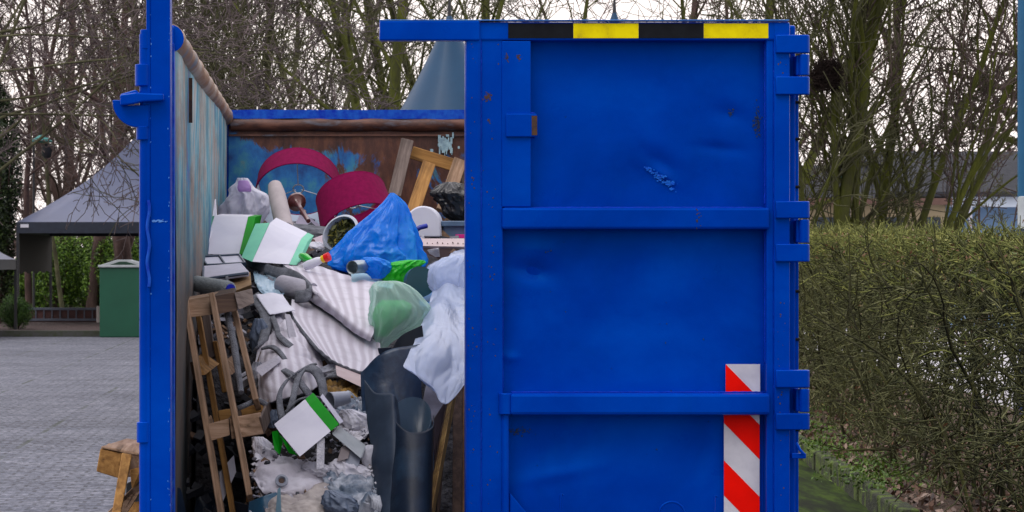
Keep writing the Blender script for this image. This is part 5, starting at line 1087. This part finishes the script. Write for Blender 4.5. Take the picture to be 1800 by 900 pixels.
nb = grow_tree(33, dict(SP_VASE, t0=(.3, .15, .1), n=(12, 9, 6), wig=(.04, .10, .14, .16), up=(.0, .02, .03, .02), rmin=.0055, ang=(26, 32, 38)), [((-.1,0,0), (-.06, 0, 1), 5.6, .055), ((0,0,0), (.12, .1, 1), 6.2, .085), ((.1,.1,0), (.24, 0, 1), 6.0, .06), ((.15,0,.2), (.42, -.1, 1), 5.6, .05), ((.2,.1,.4), (.56, .1, 1), 5.2, .045), ((.35,.2,.2), (.5, .3, 1), 4.8, .045)])
tree('bare_tree', gx(1525, 27.6), 'mossy many stemmed tree fanning right over the leafless hedge', *nb, BARK_M, TWIG_P)
nb = grow_tree(34, dict(SP_TWIG, n=(11, 8, 6), ang=(38, 40, 44), rmin=.006), [((0,0,0), (0, 0, 1), 2.9, .05), ((0,0,.4), (.3, 0, 1), 2.4, .035), ((0,0,.4), (-.35, 0, 1), 2.5, .035)])
tree('small_tree', gx(1722, 42), 'small bare tree standing in front of the pale blue building wall', *nb, BARK_B, TWIG_G)
# mossy boughs coming in from the right
nb = grow_tree(35, dict(SP_TWIG, n=(6, 6, 4), rmin=.006), [((0,0,2.75), (-.85, .1, .30), 1.9, .065), ((0,0,3.3), (-.9, -.1, .32), 1.9, .05), ((0,0,3.9), (-.9, .1, .3), 2.4, .03), ((0,0,0), (.05, 0, 1), 6, .2)])
tree('bare_tree', gx(1900, 30), 'bare tree beyond the right edge with mossy boughs reaching in beside the blue pole', *nb, BARK_M, TWIG_P)
# nest
rg = np.random.default_rng(5); ls = []
c0 = np.array(tuple(P(1452, 132, 26.8)))
for i in range(900):
    a = rg.uniform(0, 6.28); z = rg.uniform(-1, 1); q = np.array([math.cos(a)*math.sqrt(max(0, 1-z*z*.8))*.145, math.sin(a)*.145, z*.165])
    t_ = np.array([-math.sin(a), math.cos(a), 0])+rg.normal(0, .5, 3); t_ /= np.linalg.norm(t_)
    q = q*rg.uniform(.55, 1.1); ls.append((np.array([c0+q-t_*.09, c0+q*1.04, c0+q+t_*.09-q*.1]), np.array([.003, .004, .002])))
me = tubes_mesh('bird_nest', ls, 3); me.materials.append(m_bark('nest_twigs', (.06,.04,.035), (.035,.024,.022), (.02,.014,.013)))
o = bpy.data.objects.new('bird_nest', me); COL.objects.link(o); tag(o, 'dark round twig nest in the mossy stems beside the top hinge', 'nest')

# ------------------------------------------------------------------ leafless hornbeam hedge
rg = np.random.default_rng(77)
def hx(y): return 3.74 + (y-15.5)*.10        # near face of the hedge
y0, y1 = 10.5, 26.5
th = empty('hedge', (hx(20)+.3, 20, 0), 'clipped leafless hedge of green grey twigs right of the container', 'hedge')
def htop(y): return 1.685 + (y-12)*.015
stems = []; tw = [[], [], []]
for i in range(70):
    y = y0 + (y1-y0)*i/70 + rg.normal(0, .07); x = hx(y)+.22+rg.normal(0, .09); p = np.array([x, y, .05]); d = np.array([rg.normal(0, .10), rg.normal(0, .12), 1.]); r = rg.uniform(.009, .019)
    pts = [p]; rad = [r]; k = 9
    for s in range(k):
        d = d + rg.normal(0, .17, 3)*np.array([1,1,.3]); d /= np.linalg.norm(d); p = p + d*1.72/k; pts.append(p.copy()); rad.append(r*(1-.75*(s+1)/k))
    stems.append((np.array(pts), np.array(rad)))
    for b_ in range(11):
        f = rg.uniform(.05, .95)*k; ii = min(int(f), k-1); p2 = pts[ii].copy(); d2 = rg.normal(0, 1, 3)*np.array([.45,1.3,.5])+np.array([0,0,.55]); d2 /= np.linalg.norm(d2); q = [p2]; L = rg.uniform(.25, .75)
        for s in range(6):
            d2 = d2 + rg.normal(0, .26, 3)*np.array([.5,1,1]); d2 /= np.linalg.norm(d2); p2 = p2+d2*L/6; 
            q.append(p2.copy())
        tw[0].append((np.array(q), np.linspace(rad[ii]*.5+.002, .0035, 7)))
def twig(p, d, L, r, k=4, wig=.3):
    q = [p]; d = d/np.linalg.norm(d)
    for s in range(k):
        d = d + rg.normal(0, wig, 3); d /= np.linalg.norm(d); p = p+d*L/k; q.append(p)
    return np.array(q), np.linspace(r, r*.5, k+1)
N = 9500
for i in range(N):
    if rg.uniform() < 0: continue
    y = rg.uniform(y0, y1); u = rg.uniform(0, 1); tp = htop(y)
    # denser towards the clipped faces and the top
    h = 1 - rg.beta(1.1, 1.5)*(1 if i % 5 else .5); z = .12 + (tp-.14)*h
    if h < .72 and rg.uniform() < .46: continue
    face = rg.uniform() < .62; x = hx(y) + (abs(rg.normal(0, .06)) if face else rg.uniform(.0, .46))
    d = rg.normal(0, 1, 3)*np.array([.9, 1.0, .7]) + np.array([-.25, 0, .25])
    L = rg.uniform(.12, .42)*(.5 if z > tp-.28 else 1)
    tw[1 if z < tp-.08-rg.exponential(.22) else 2].append(twig(np.array([x, y, z]), d, L, rg.uniform(.0035, .0085), 5))
for i in range(4800):      # clipped top fringe
    y = rg.uniform(y0, y1); x = hx(y)+rg.uniform(-.02, .62); z = htop(y)-rg.uniform(.02, .16)+.03*math.sin(y*2.1)+.02*math.sin(y*5.3)
    d = rg.normal(0, 1, 3)*np.array([.8, .9, .35])+np.array([0, 0, .7])
    tw[2].append(twig(np.array([x, y, z]), d, rg.uniform(.07, .17), rg.uniform(.0025, .0055), 3))
off = np.array([hx(20)+.3, 20, 0])
H1 = m_bark('hedge_stems', (.10,.105,.03), (.05,.05,.02), (.02,.018,.013)); H2 = m_bark('hedge_twigs', (.27,.275,.13), (.085,.092,.04), (.016,.016,.011), 8); H3 = m_bark('hedge_top_twigs', (.38,.39,.12), (.15,.17,.05), (.03,.03,.018), 8)  # stems coloured darker than twigs to paint in shade inside the hedge
for nm, ls, mt, sd in (('stems', stems+tw[0], H1, 5), ('twigs', tw[1], H2, 3), ('clipped_top', tw[2], H3, 3)):
    me = tubes_mesh(nm, [(p-off, r) for p, r in ls], sd); me.materials.append(mt); o = bpy.data.objects.new(nm, me); COL.objects.link(o); o.parent = th
def leafmesh(name, pts, size, mats, elong=.45, parent=None, loc=None, rg=rg, dirs=None):
    n = len(pts); pts = np.array(pts); u = rg.normal(0, 1, (n, 3)); u /= np.linalg.norm(u, axis=1, keepdims=True); w_ = rg.normal(0, 1, (n, 3)); v = np.cross(u, w_); v /= np.linalg.norm(v, axis=1, keepdims=True)
    s = rg.uniform(.6, 1.3, (n, 1))*size; nn = np.cross(u, v)
    V = np.stack([pts-u*s, pts+v*s*elong+nn*s*.12, pts+u*s, pts-v*s*elong+nn*s*.12], 1).reshape(-1, 3)
    if loc is not None: V = V - np.array(loc)
    me = bpy.data.meshes.new(name); me.vertices.add(4*n); me.vertices.foreach_set('co', V.astype(np.float32).ravel())
    me.loops.add(4*n); me.loops.foreach_set('vertex_index', np.arange(4*n, dtype=np.int32)); me.polygons.add(n); me.polygons.foreach_set('loop_start', np.arange(0, 4*n, 4, dtype=np.int32)); me.polygons.foreach_set('loop_total', np.full(n, 4, np.int32))
    for m in mats: me.materials.append(m)
    me.polygons.foreach_set('material_index', rg.integers(0, len(mats), n).astype(np.int32)); me.update()
    o = bpy.data.objects.new(name, me); COL.objects.link(o)
    if parent is not None: o.parent = parent
    elif loc is not None: o.location = loc
    return o
def leafm(name, c, c2=None, trans=True):
    m, n, b = nmat(name); f = noi(n, coords(n), 2.5, 3); n.links.new(ramp(n, f, [(.35, c2 or tuple(x*.6 for x in c)), (.65, c)]), b.inputs['Base Color']); b.inputs['Roughness'].default_value = .55; b.inputs['Specular IOR Level'].default_value = .35; return m
HL = [leafm('hedge_leaf_green', (.12,.17,.03)), leafm('hedge_leaf_yellow', (.30,.30,.06)), leafm('hedge_leaf_brown', (.22,.11,.05))]
pts = []
for i in range(9000):
    y = rg.uniform(y0, y1); x = hx(y)+rg.uniform(-.03, .3 if i % 2 else .6); z = htop(y)-abs(rg.normal(0, .16)) if i % 4 else rg.uniform(.2, 1.8); pts.append((x, y, z))
leafmesh('leaves', pts, .019, HL, .4, th, tuple(off))
# fallen leaves and moss cushions on the bed
pts = []
for i in range(6500):
    y = rg.uniform(12, 28); u = rg.uniform(0, .9); pts.append((kerbx(y)+.1+u*1.6, y, .13+.05*nz((u*3.7, y*1.5, 0), 3)+rg.uniform(0, .03)))
tag(leafmesh('fallen_leaves', pts, .03, [leafm('fallen_leaf_brown', (.20,.11,.07)), leafm('fallen_leaf_pale', (.34,.24,.18)), leafm('fallen_leaf_dark', (.06,.035,.025))], .5, loc=(kerbx(20), 20, .1)), 'brown fallen leaves lying between mossy kerb and hedge', kind='stuff')
pts = []
for i in range(3600):
    c = [(16.5, .16), (17.8, .3), (19.4, .15), (21.5, .25), (24, .5), (26, .3)][i % 6]; y = c[0]+rg.normal(0, .5); pts.append((kerbx(y)+c[1]+rg.normal(0, .16), y, .15+abs(rg.normal(0, .02))))
tag(leafmesh('ground_moss', pts, .016, [leafm('moss_bright', (.12,.20,.02)), leafm('moss_deep', (.07,.15,.015))], .5, loc=(kerbx(20), 20, .1)), 'bright green moss and low weeds along the kerb', kind='stuff')

# ------------------------------------------------------------------ evergreen shrubs
SHR = [leafm('laurel_leaf', (.12,.24,.025)), leafm('laurel_leaf_light', (.20,.34,.04)), leafm('laurel_leaf_dark', (.04,.09,.015))]
IVY = [leafm('ivy_leaf', (.025,.050,.014)), leafm('ivy_leaf_dark', (.012,.028,.010)), leafm('ivy_leaf_light', (.05,.085,.02))]
def bush(name, c, rad, n, size, mats, label, category='shrub', group=None, seed=0, lumps=14, stem=True):
    rg_ = np.random.default_rng(seed); loc = (c[0], c[1], 0)
    t = empty(name, loc, label, category, group); C_ = np.array(c); pts = []
    cen = []
    for i in range(lumps):
        v = rg_.normal(0, 1, 3); v /= np.linalg.norm(v); cen.append((v*np.array(rad)*.62*rg_.uniform(.6, 1), rg_.uniform(.30, .55)))
    for i in range(n):
        q, s = cen[rg_.integers(0, lumps)]; v = rg_.normal(0, 1, 3); v /= np.linalg.norm(v); p = C_+q+v*np.array(rad)*s*rg_.uniform(.6, 1.08)**.5
        if p[2] > .02: pts.append(p)
    leafmesh('foliage', pts, size, mats, .45, t, loc, rg_)
    ls = []
    for i in range(12):
        a = rg_.uniform(0, 6.28); e = np.array([math.cos(a)*rad[0]*.6, math.sin(a)*rad[1]*.6, c[2]+rad[2]*.3]); ls.append((np.array([[0,0,0.], e*.5+rg_.normal(0, .04, 3), e]), np.array([.04, .025, .01])*min(1, rad[0])))
    me = tubes_mesh('stem', ls, 4); me.materials.append(BARK_B); o = bpy.data.objects.new('stem', me); COL.objects.link(o); o.parent = t
    return t
SG = 'evergreen shrubs behind the marquee'
for i, (px, top, d, lb) in enumerate(((105, 400, 71, 'evergreen shrub behind the left back leg of the dark marquee'), (150, 395, 73, 'evergreen shrub seen in the middle under the dark marquee'), (195, 398, 70, 'evergreen shrub left of the brown trunk behind the green bin'), (20, 452, 70, 'evergreen shrub under the small marquee at far left'), (62, 420, 75, 'evergreen shrub behind the hanging dark tent side'), (250, 400, 72, 'evergreen shrub behind the open door edge and green bin'), (-30, 430, 72, 'evergreen shrub at the very left edge under the small marquee'))):
    hgt = H+(VY-top)/F*d; x = (px-VX)/F*d; bush('evergreen_shrub', (x, d, hgt/2), (.95, .8, hgt/2*1.05), 9000, .05, SHR, lb, group=SG, seed=i+1)
bush('boxwood_ball', ((28-VX)/F*55.5, 55.5, .44), (.42, .42, .42), 12000, .018, [leafm('box_leaf', (.05,.14,.02)), leafm('box_leaf_light', (.10,.22,.03)), leafm('box_leaf_dark', (.02,.05,.01))], 'small clipped round boxwood at the far left of the mulch bed', seed=31, lumps=40)
for i, (px, top, d, w_, lb) in enumerate(((0, 100, 60, 1.1, 'dark ivy clad evergreen at the far left edge'), (-20, 200, 58, .9, 'lower dark evergreen at the far left behind the small marquee'))):
    hgt = H+(VY-top)/F*d; bush('evergreen_tree', ((px-VX)/F*d, d, hgt/2+.3), (w_*.55, w_*.6, hgt/2), 14000, .05, IVY, lb, 'tree', seed=40+i, lumps=26)
# ivy and undergrowth low in the wood as one dark brush mass
rgb_ = np.random.default_rng(91); ls = []
for i in range(5200):
    px = rgb_.uniform(-60, 420) if i % 2 else rgb_.uniform(1380, 1700); d = rgb_.uniform(74, 100); x = (px-VX)/F*d; z = rgb_.uniform(0, 1)**1.5*3.4
    dr = rgb_.normal(0, 1, 3)*np.array([.7,.7,.4])+np.array([0, 0, .8]); dr /= np.linalg.norm(dr); L = rgb_.uniform(.6, 1.8); p = np.array([x, d, z*.8])
    ls.append((np.array([p, p+dr*L*.5+rgb_.normal(0, .08, 3), p+dr*L+rgb_.normal(0, .2, 3)]), np.array([.022, .016, .009])))
me = tubes_mesh('undergrowth', ls, 3); me.materials.append(TWIG_P); o = bpy.data.objects.new('undergrowth', me); COL.objects.link(o); tag(o, 'brown tangled undergrowth of the wood behind the marquees', kind='stuff')
# tree trunks behind the tents
for px, d, r, lean, mt, lb in ((224, 66, .27, .0, BARK_B, 'thick brown trunk behind the green bin'), (52, 64, .10, .02, BARK_B, 'slim brown trunk above the dark marquee corner'), (112, 68, .07, -.05, BARK_G, 'thin leaning trunk left above the dark marquee')):
    c = gx(px, d); nbt = grow_tree(int(px), dict(SP_TWIG, n=(10, 8, 6), t0=(.4, .15, .1), rmin=.011), [((0,0,0), (lean, 0, 1), 9, r)]); tree('bare_tree', c, lb, *nbt, mt, TWIG_P, sides=9)

# ------------------------------------------------------------------ marquees
def m_tent():
    m, n, b = nmat('blue_grey_tent_cloth'); f = noi(n, coords(n), 1.3, 3); n.links.new(ramp(n, f, [(.3, (.032,.050,.13)), (.7, (.052,.075,.18))]), b.inputs['Base Color'])
    b.inputs['Roughness'].default_value = .42; b.inputs['Specular IOR Level'].default_value = .8; b.inputs['Sheen Weight'].default_value = .3; return m
TENT = m_tent(); TENT2 = M_('steel_blue_tent_cloth', (.008,.055,.125), (.006,.042,.10), rough=.45, scale=1, bs=2, bstr=.1, bd=.05, spec=.3); TRIM = M_('dark_tent_trim', (.018,.028,.05), (.012,.018,.035), rough=.5); METALD = M_('dark_tent_leg', (.02,.022,.028), rough=.45)
def marquee(x0, x1, y0_, y1_, eave, peak, power, label, lift=.12, val=.17, side=None, lab=False, mixp=.0, rnd_=False, cloth=None):
    cx, cy = (x0+x1)/2, (y0_+y1_)/2; t = empty('marquee', (cx, cy, 0), label, 'marquee'); m = MB()
    N_ = 24; hx_, hy_ = (x1-x0)/2, (y1_-y0_)/2
    rings = []
    for k in range(N_+1):
        tt = k/N_; s = 1-tt*.985; z = eave + (peak-eave)*((1-mixp)*tt**power+mixp*tt); r = []
        for e in range(4):
            for q in range(12):
                f = q/12*2-1; X = {0: f, 1: 1, 2: -f, 3: -1}[e]; Y = {0: -1, 1: f, 2: 1, 3: -f}[e]
                sag = -.06*(1-f*f)*(tt*(1-tt))*4*hx_*.25
                r.append((cx+X*hx_*s, cy+Y*hy_*s, z+sag))
        if rnd_:
            w2 = min(1, max(0, (tt-.15)/.4)); r = [tuple(np.array(p_)*(1-w2) + np.array((cx+(p_[0]-cx)/max(1e-6, math.hypot((p_[0]-cx)/hx_, (p_[1]-cy)/hy_))*s*1.05, cy+(p_[1]-cy)/max(1e-6, math.hypot((p_[0]-cx)/hx_, (p_[1]-cy)/hy_))*s*1.05, p_[2]))*w2) for p_ in r]
        rings.append(r)
    m.grid(rings, closeu=True); m.build('roof', cloth or TENT, t, smooth=50)
    m = MB(); vr = [(p[0], p[1], p[2]+.0) for p in rings[0]]; m.grid([[(p[0], p[1], p[2]-val) for p in vr], vr], closeu=True); m.build('valance', TRIM, t, solid=.01)
    m = MB(); m.tube([(cx, cy, peak-.02), (cx, cy, peak+.35)], [.04, .012], 8); m.build('finial', METALD, t)
    for X in (x0, x1):
        for Y in (y0_, y1_): m = MB(); m.box((X-.045 if X > x0 else X-.02, Y, 0), (X+.02 if X > x0 else X+.045, Y+.06, eave)); m.build('leg', METALD, t)
    if side: m = MB(); m.grid([[(x0+.03, y, eave-val-zz*side-.03*math.sin(y*4)*zz) for y in np.linspace(y0_+.1, y1_, 20)] for zz in (0, 1)]); m.build('side_cloth', M_('dark_mesh_cloth', (.022,.022,.024), rough=.8), t, solid=.01)
    if lab: m = MB(); m.box((x0+.08, y0_-.02, eave-.13), (x0+.27, y0_-.012, eave-.05)); m.build('name_tag', WHITE, t)
    return t
dM = 58.0; xM = (30-VX)/F*dM
marquee(xM, xM+6.4, dM, dM+7.0, 2.50, 5.5, 3, 'dark blue grey marquee left of the open container door', val=.26, side=.92, lab=True, mixp=.65)
marquee((-360-VX)/F*50, (-26-VX)/F*50, 50, 55, 1.63, 3.4, 1.5, 'low dark marquee edge at the far left of the picture', val=.22, mixp=.3)
tp_ = marquee((790-VX)/F*42-2.5, (790-VX)/F*42+2.5, 39.5, 44.5, 2.4, 5.70, 1.75, 'blue grey tent peak rising behind the container under the blue bar', val=.25, rnd_=True, cloth=TENT2)
tp_.rotation_euler.z = R(28)
marquee((1080-VX)/F*46-2.5, (1080-VX)/F*46+2.5, 43.5, 48.5, 2.4, 6.15, 2.0, 'pointed blue tent peak just visible above the closed door', val=.25, rnd_=True, cloth=TENT2)

# ------------------------------------------------------------------ bin, planter wall, lamp, pole, buildings
t = empty('litter_bin', ((215-VX)/F*52.3, 52.3, 0), 'tall green metal bin with pale pitched lid beside the open door', 'bin')
def bp(px, py, d=52.3): return P(px, py, d)
BG = M_('bin_green_metal', (.003,.085,.045), (.002,.07,.038), rough=.5, scale=2)
m = MB(); a, b_ = bp(175, 592), bp(262, 470); m.box((a.x, 52.3, 0), (b_.x, 53.2, b_.z)); m.build('body', BG, t, bevel=.02)
LIDM = M_('bin_lid_grey', (.42,.46,.48), (.34,.38,.40), rough=.5)
m = MB(); z0 = b_.z; m.box((a.x-.03, 52.26, z0), (b_.x+.03, 53.24, z0+.05)); m.prism([(a.x+.02, 52.28, z0+.05), (b_.x-.02, 52.28, z0+.05), ((a.x+b_.x)/2+.1, 52.28, z0+.16), ((a.x+b_.x)/2-.15, 52.28, z0+.16)], (0, .9, 0)); m.build('lid', LIDM, t, bevel=.008)
m = MB(); m.prism([(a.x+.22, 52.27, z0+.055), (b_.x-.26, 52.27, z0+.055), ((a.x+b_.x)/2+.05, 52.27, z0+.12), ((a.x+b_.x)/2-.10, 52.27, z0+.12)], (0, .02, 0)); m.build('opening', M_('bin_dark', (.003,.04,.02)), t)
t = empty('planter_wall', P(118, 562, 62), 'low brown boarded planter wall with dark rails under the marquee', 'planter')
z0, z1 = P(0, 562, 62).z, P(0, 543, 62).z
xa, xb = P(62, 0, 62).x, P(172, 0, 62).x
m = MB(); m.box((xa-2, 62, .05), (xb, 62.1, z1)); m.build('boards', M_('dark_red_boards', (.10,.045,.045), (.05,.025,.025), rough=.8, scale=4), t)
for zz in (z0, z1): m = MB(); m.box((xa-2, 61.97, zz-.03), (xb+.02, 62.13, zz+.03)); m.build('rail', M_('grey_rail', (.12,.14,.19), rough=.6), t, bevel=.005)
m = MB()
for k in range(9): m.box((xa+k*.2, 61.975, z0), (xa+k*.2+.03, 61.998, z1))
m.build('slat', M_('grey_rail', (.12,.14,.19)), t)
t = MB(); t.tube([P(175, 572, 61.5), P(175, 538, 61.5)], .075, 12); t = t.build('white_post', M_('weathered_white_post', (.55,.52,.50), rough=.7)); tag(t, 'short white post left of the green bin', 'post')
# garden lamp post with teal hood
dL = 67; c = P(73, 246, dL); t = empty('street_lamp', (c.x, dL, 0), 'lamp post with teal hood and dark lantern hanging at left', 'street lamp')
TEAL = M_('verdigris', (.03,.25,.23), (.02,.15,.14), rough=.6, scale=9)
m = MB(); m.lathe([(.0, .14), (.07, .12), (.20, .04), (.30, -.03), (.28, -.06), (.0, .0)], Matrix.Translation(c), 24); m.build('hood', TEAL, t, smooth=50)
m = MB(); m.lathe([(.10, 0), (.17, -.07), (.16, -.32), (.07, -.42), (0, -.43)], Matrix.Translation(P(84, 252, dL)), 16); m.build('lantern', METALD, t, smooth=40)
m = MB(); m.tube([(c.x-.22, dL+.1, 0), (c.x-.22, dL+.1, c.z-.06), (c.x-.1, dL+.05, c.z+.05), (c.x, dL, c.z+.03)], .03, 8); m.build('post', METALD, t, smooth=40)
# blue pole at the right
d = 23.8; c = P(1794, 0, d); zt = P(0, 347, d).z
t = empty('blue_pole', (c.x+.02, d, 0), 'tall blue pole with a white lower section at the right edge', 'pole')
m = MB(); m.tube([(c.x+.02, d, zt), (c.x+.02, d, 5.5)], .048, 24); m.build('shaft', M_('pole_blue', (.008,.12,.26), (.006,.10,.22), rough=.4, scale=3), t, smooth=40)
m = MB(); m.tube([(c.x+.035, d, zt-.30), (c.x+.035, d, zt+.01)], .062, 24); m.build('white_section', M_('pole_white', (.55,.62,.66), rough=.5), t, smooth=40, bevel=.004)
m = MB(); m.tube([(c.x+.03, d, 0), (c.x+.03, d, zt-.3)], .055, 24); m.build('foot', M_('pole_navy', (.01,.03,.10), rough=.5), t, smooth=40)
# buildings at the right
dH = 60
def hp(px, py, dd=0): return P(px, py, dH+dd)
t = empty('house', (hp(1700, 0).x, dH, 0), 'low pale blue building with a big dark grey roof behind the hedge', 'house')
ROOF = M_('dark_grey_roof', (.05,.053,.062), (.034,.036,.042), rough=.9, spec=.15, scale=2, bs=8, bstr=.5, bd=.05); PBW = M_('pale_blue_wall', (.28,.46,.72), (.24,.41,.66), rough=.7, scale=1); PWH = M_('pale_white_fascia', (.62,.72,.84), (.56,.66,.78), rough=.6, scale=1)
xl, xr = hp(1668, 0).x, hp(1990, 0).x; ze = hp(0, 346).z; zr = hp(0, 279).z
m = MB(); m.box((xl, dH+.9, 0), (xr, dH+6, ze-.05)); wl = m.build('wall', PBW, t)
m = MB(); m.box((xl-.05, dH-.02, hp(0, 364).z), (xr, dH+.12, ze)); m.build('fascia', PWH, t)
m = MB(); m.prism([(hp(1560, 0).x, dH-.15, ze), (xr, dH-.15, ze), (xr, dH+3.2, zr+.2), (hp(1560, 0).x, dH+3.2, zr+.2)], (0, .0, .12)); m.prism([(hp(1560, 0).x, dH+3.2, zr+.2), (xr, dH+3.2, zr+.2), (xr, dH+7, ze), (hp(1560, 0).x, dH+7, ze)], (0, .0, .12)); m.build('roof', ROOF, t)
for px in (1706, 1850): m = MB(); m.box((hp(px, 0).x-.04, dH+.0, 0), (hp(px, 0).x+.04, dH+.08, ze)); m.build('post', WHITE, t)
m = MB(); m.box((xl+.2, dH+.86, .9), (xl+1.3, dH+.9, 1.9), 0); m.build('window', M_('dark_pane', (.03,.05,.07), rough=.15), t)
t = empty('house', (hp(1540, 0).x, dH, 0), 'cream house wall with reddish eaves showing between the mossy stems', 'house')
CRW = M_('cream_plaster', (.46,.38,.24), (.38,.31,.19), rough=.85, scale=1); REDE = M_('red_eaves', (.17,.095,.075), rough=.7)
x0, x1 = hp(1405, 0).x, hp(1664, 0).x; zt = hp(0, 356).z
m = MB(); m.box((x0, dH+.1, 0), (x1, dH+5, zt)); wl = m.build('wall', CRW, t)
m = MB(); m.prism([(x0-.1, dH-.15, zt), (x1+.08, dH-.15, zt), (x1+.08, dH+2.7, zt+.9), (x0-.1, dH+2.7, zt+.9)], (0, 0, .10)); m.build('roof', ROOF, t)
m = MB(); m.box((x0-.1, dH-.17, zt-.06), (x1+.1, dH-.152, zt+.10)); m.build('eaves', REDE, t)
for k in range(4): m = MB(); xx = x0+.35+k*.85; m.box((xx, dH+.06, .9), (xx+.5, dH+.1, zt-.35)); w_ = m.build('window', M_('dark_pane', (.03,.05,.07)), t)
t = empty('garden_lamp', hp(1492, 330, -14), 'teal hooded lamp glimpsed between the mossy stems', 'street lamp'); t.location.z = 0
m = MB(); m.lathe([(0, .12), (.06, .10), (.17, .0), (.15, -.02), (0, 0)], Matrix.Translation(hp(1492, 312, -14)), 16); m.build('hood', TEAL, t, smooth=50)
m = MB(); cc = hp(1492, 312, -14); m.tube([(cc.x, cc.y, 0), (cc.x, cc.y, cc.z)], .03, 8); m.build('post', METALD, t)
# far ground cover of the bright yard beyond the hedge
YARD = M_('pale_concrete', (.46,.45,.48), (.38,.37,.40), rough=.9, scale=.6)
g = MB(); g.grid([[(x, y, .006) for x in (6.3, 40)] for y in (24, 58)]); tag(g.build('yard', YARD, loc=(0,0,0)), kind='structure')
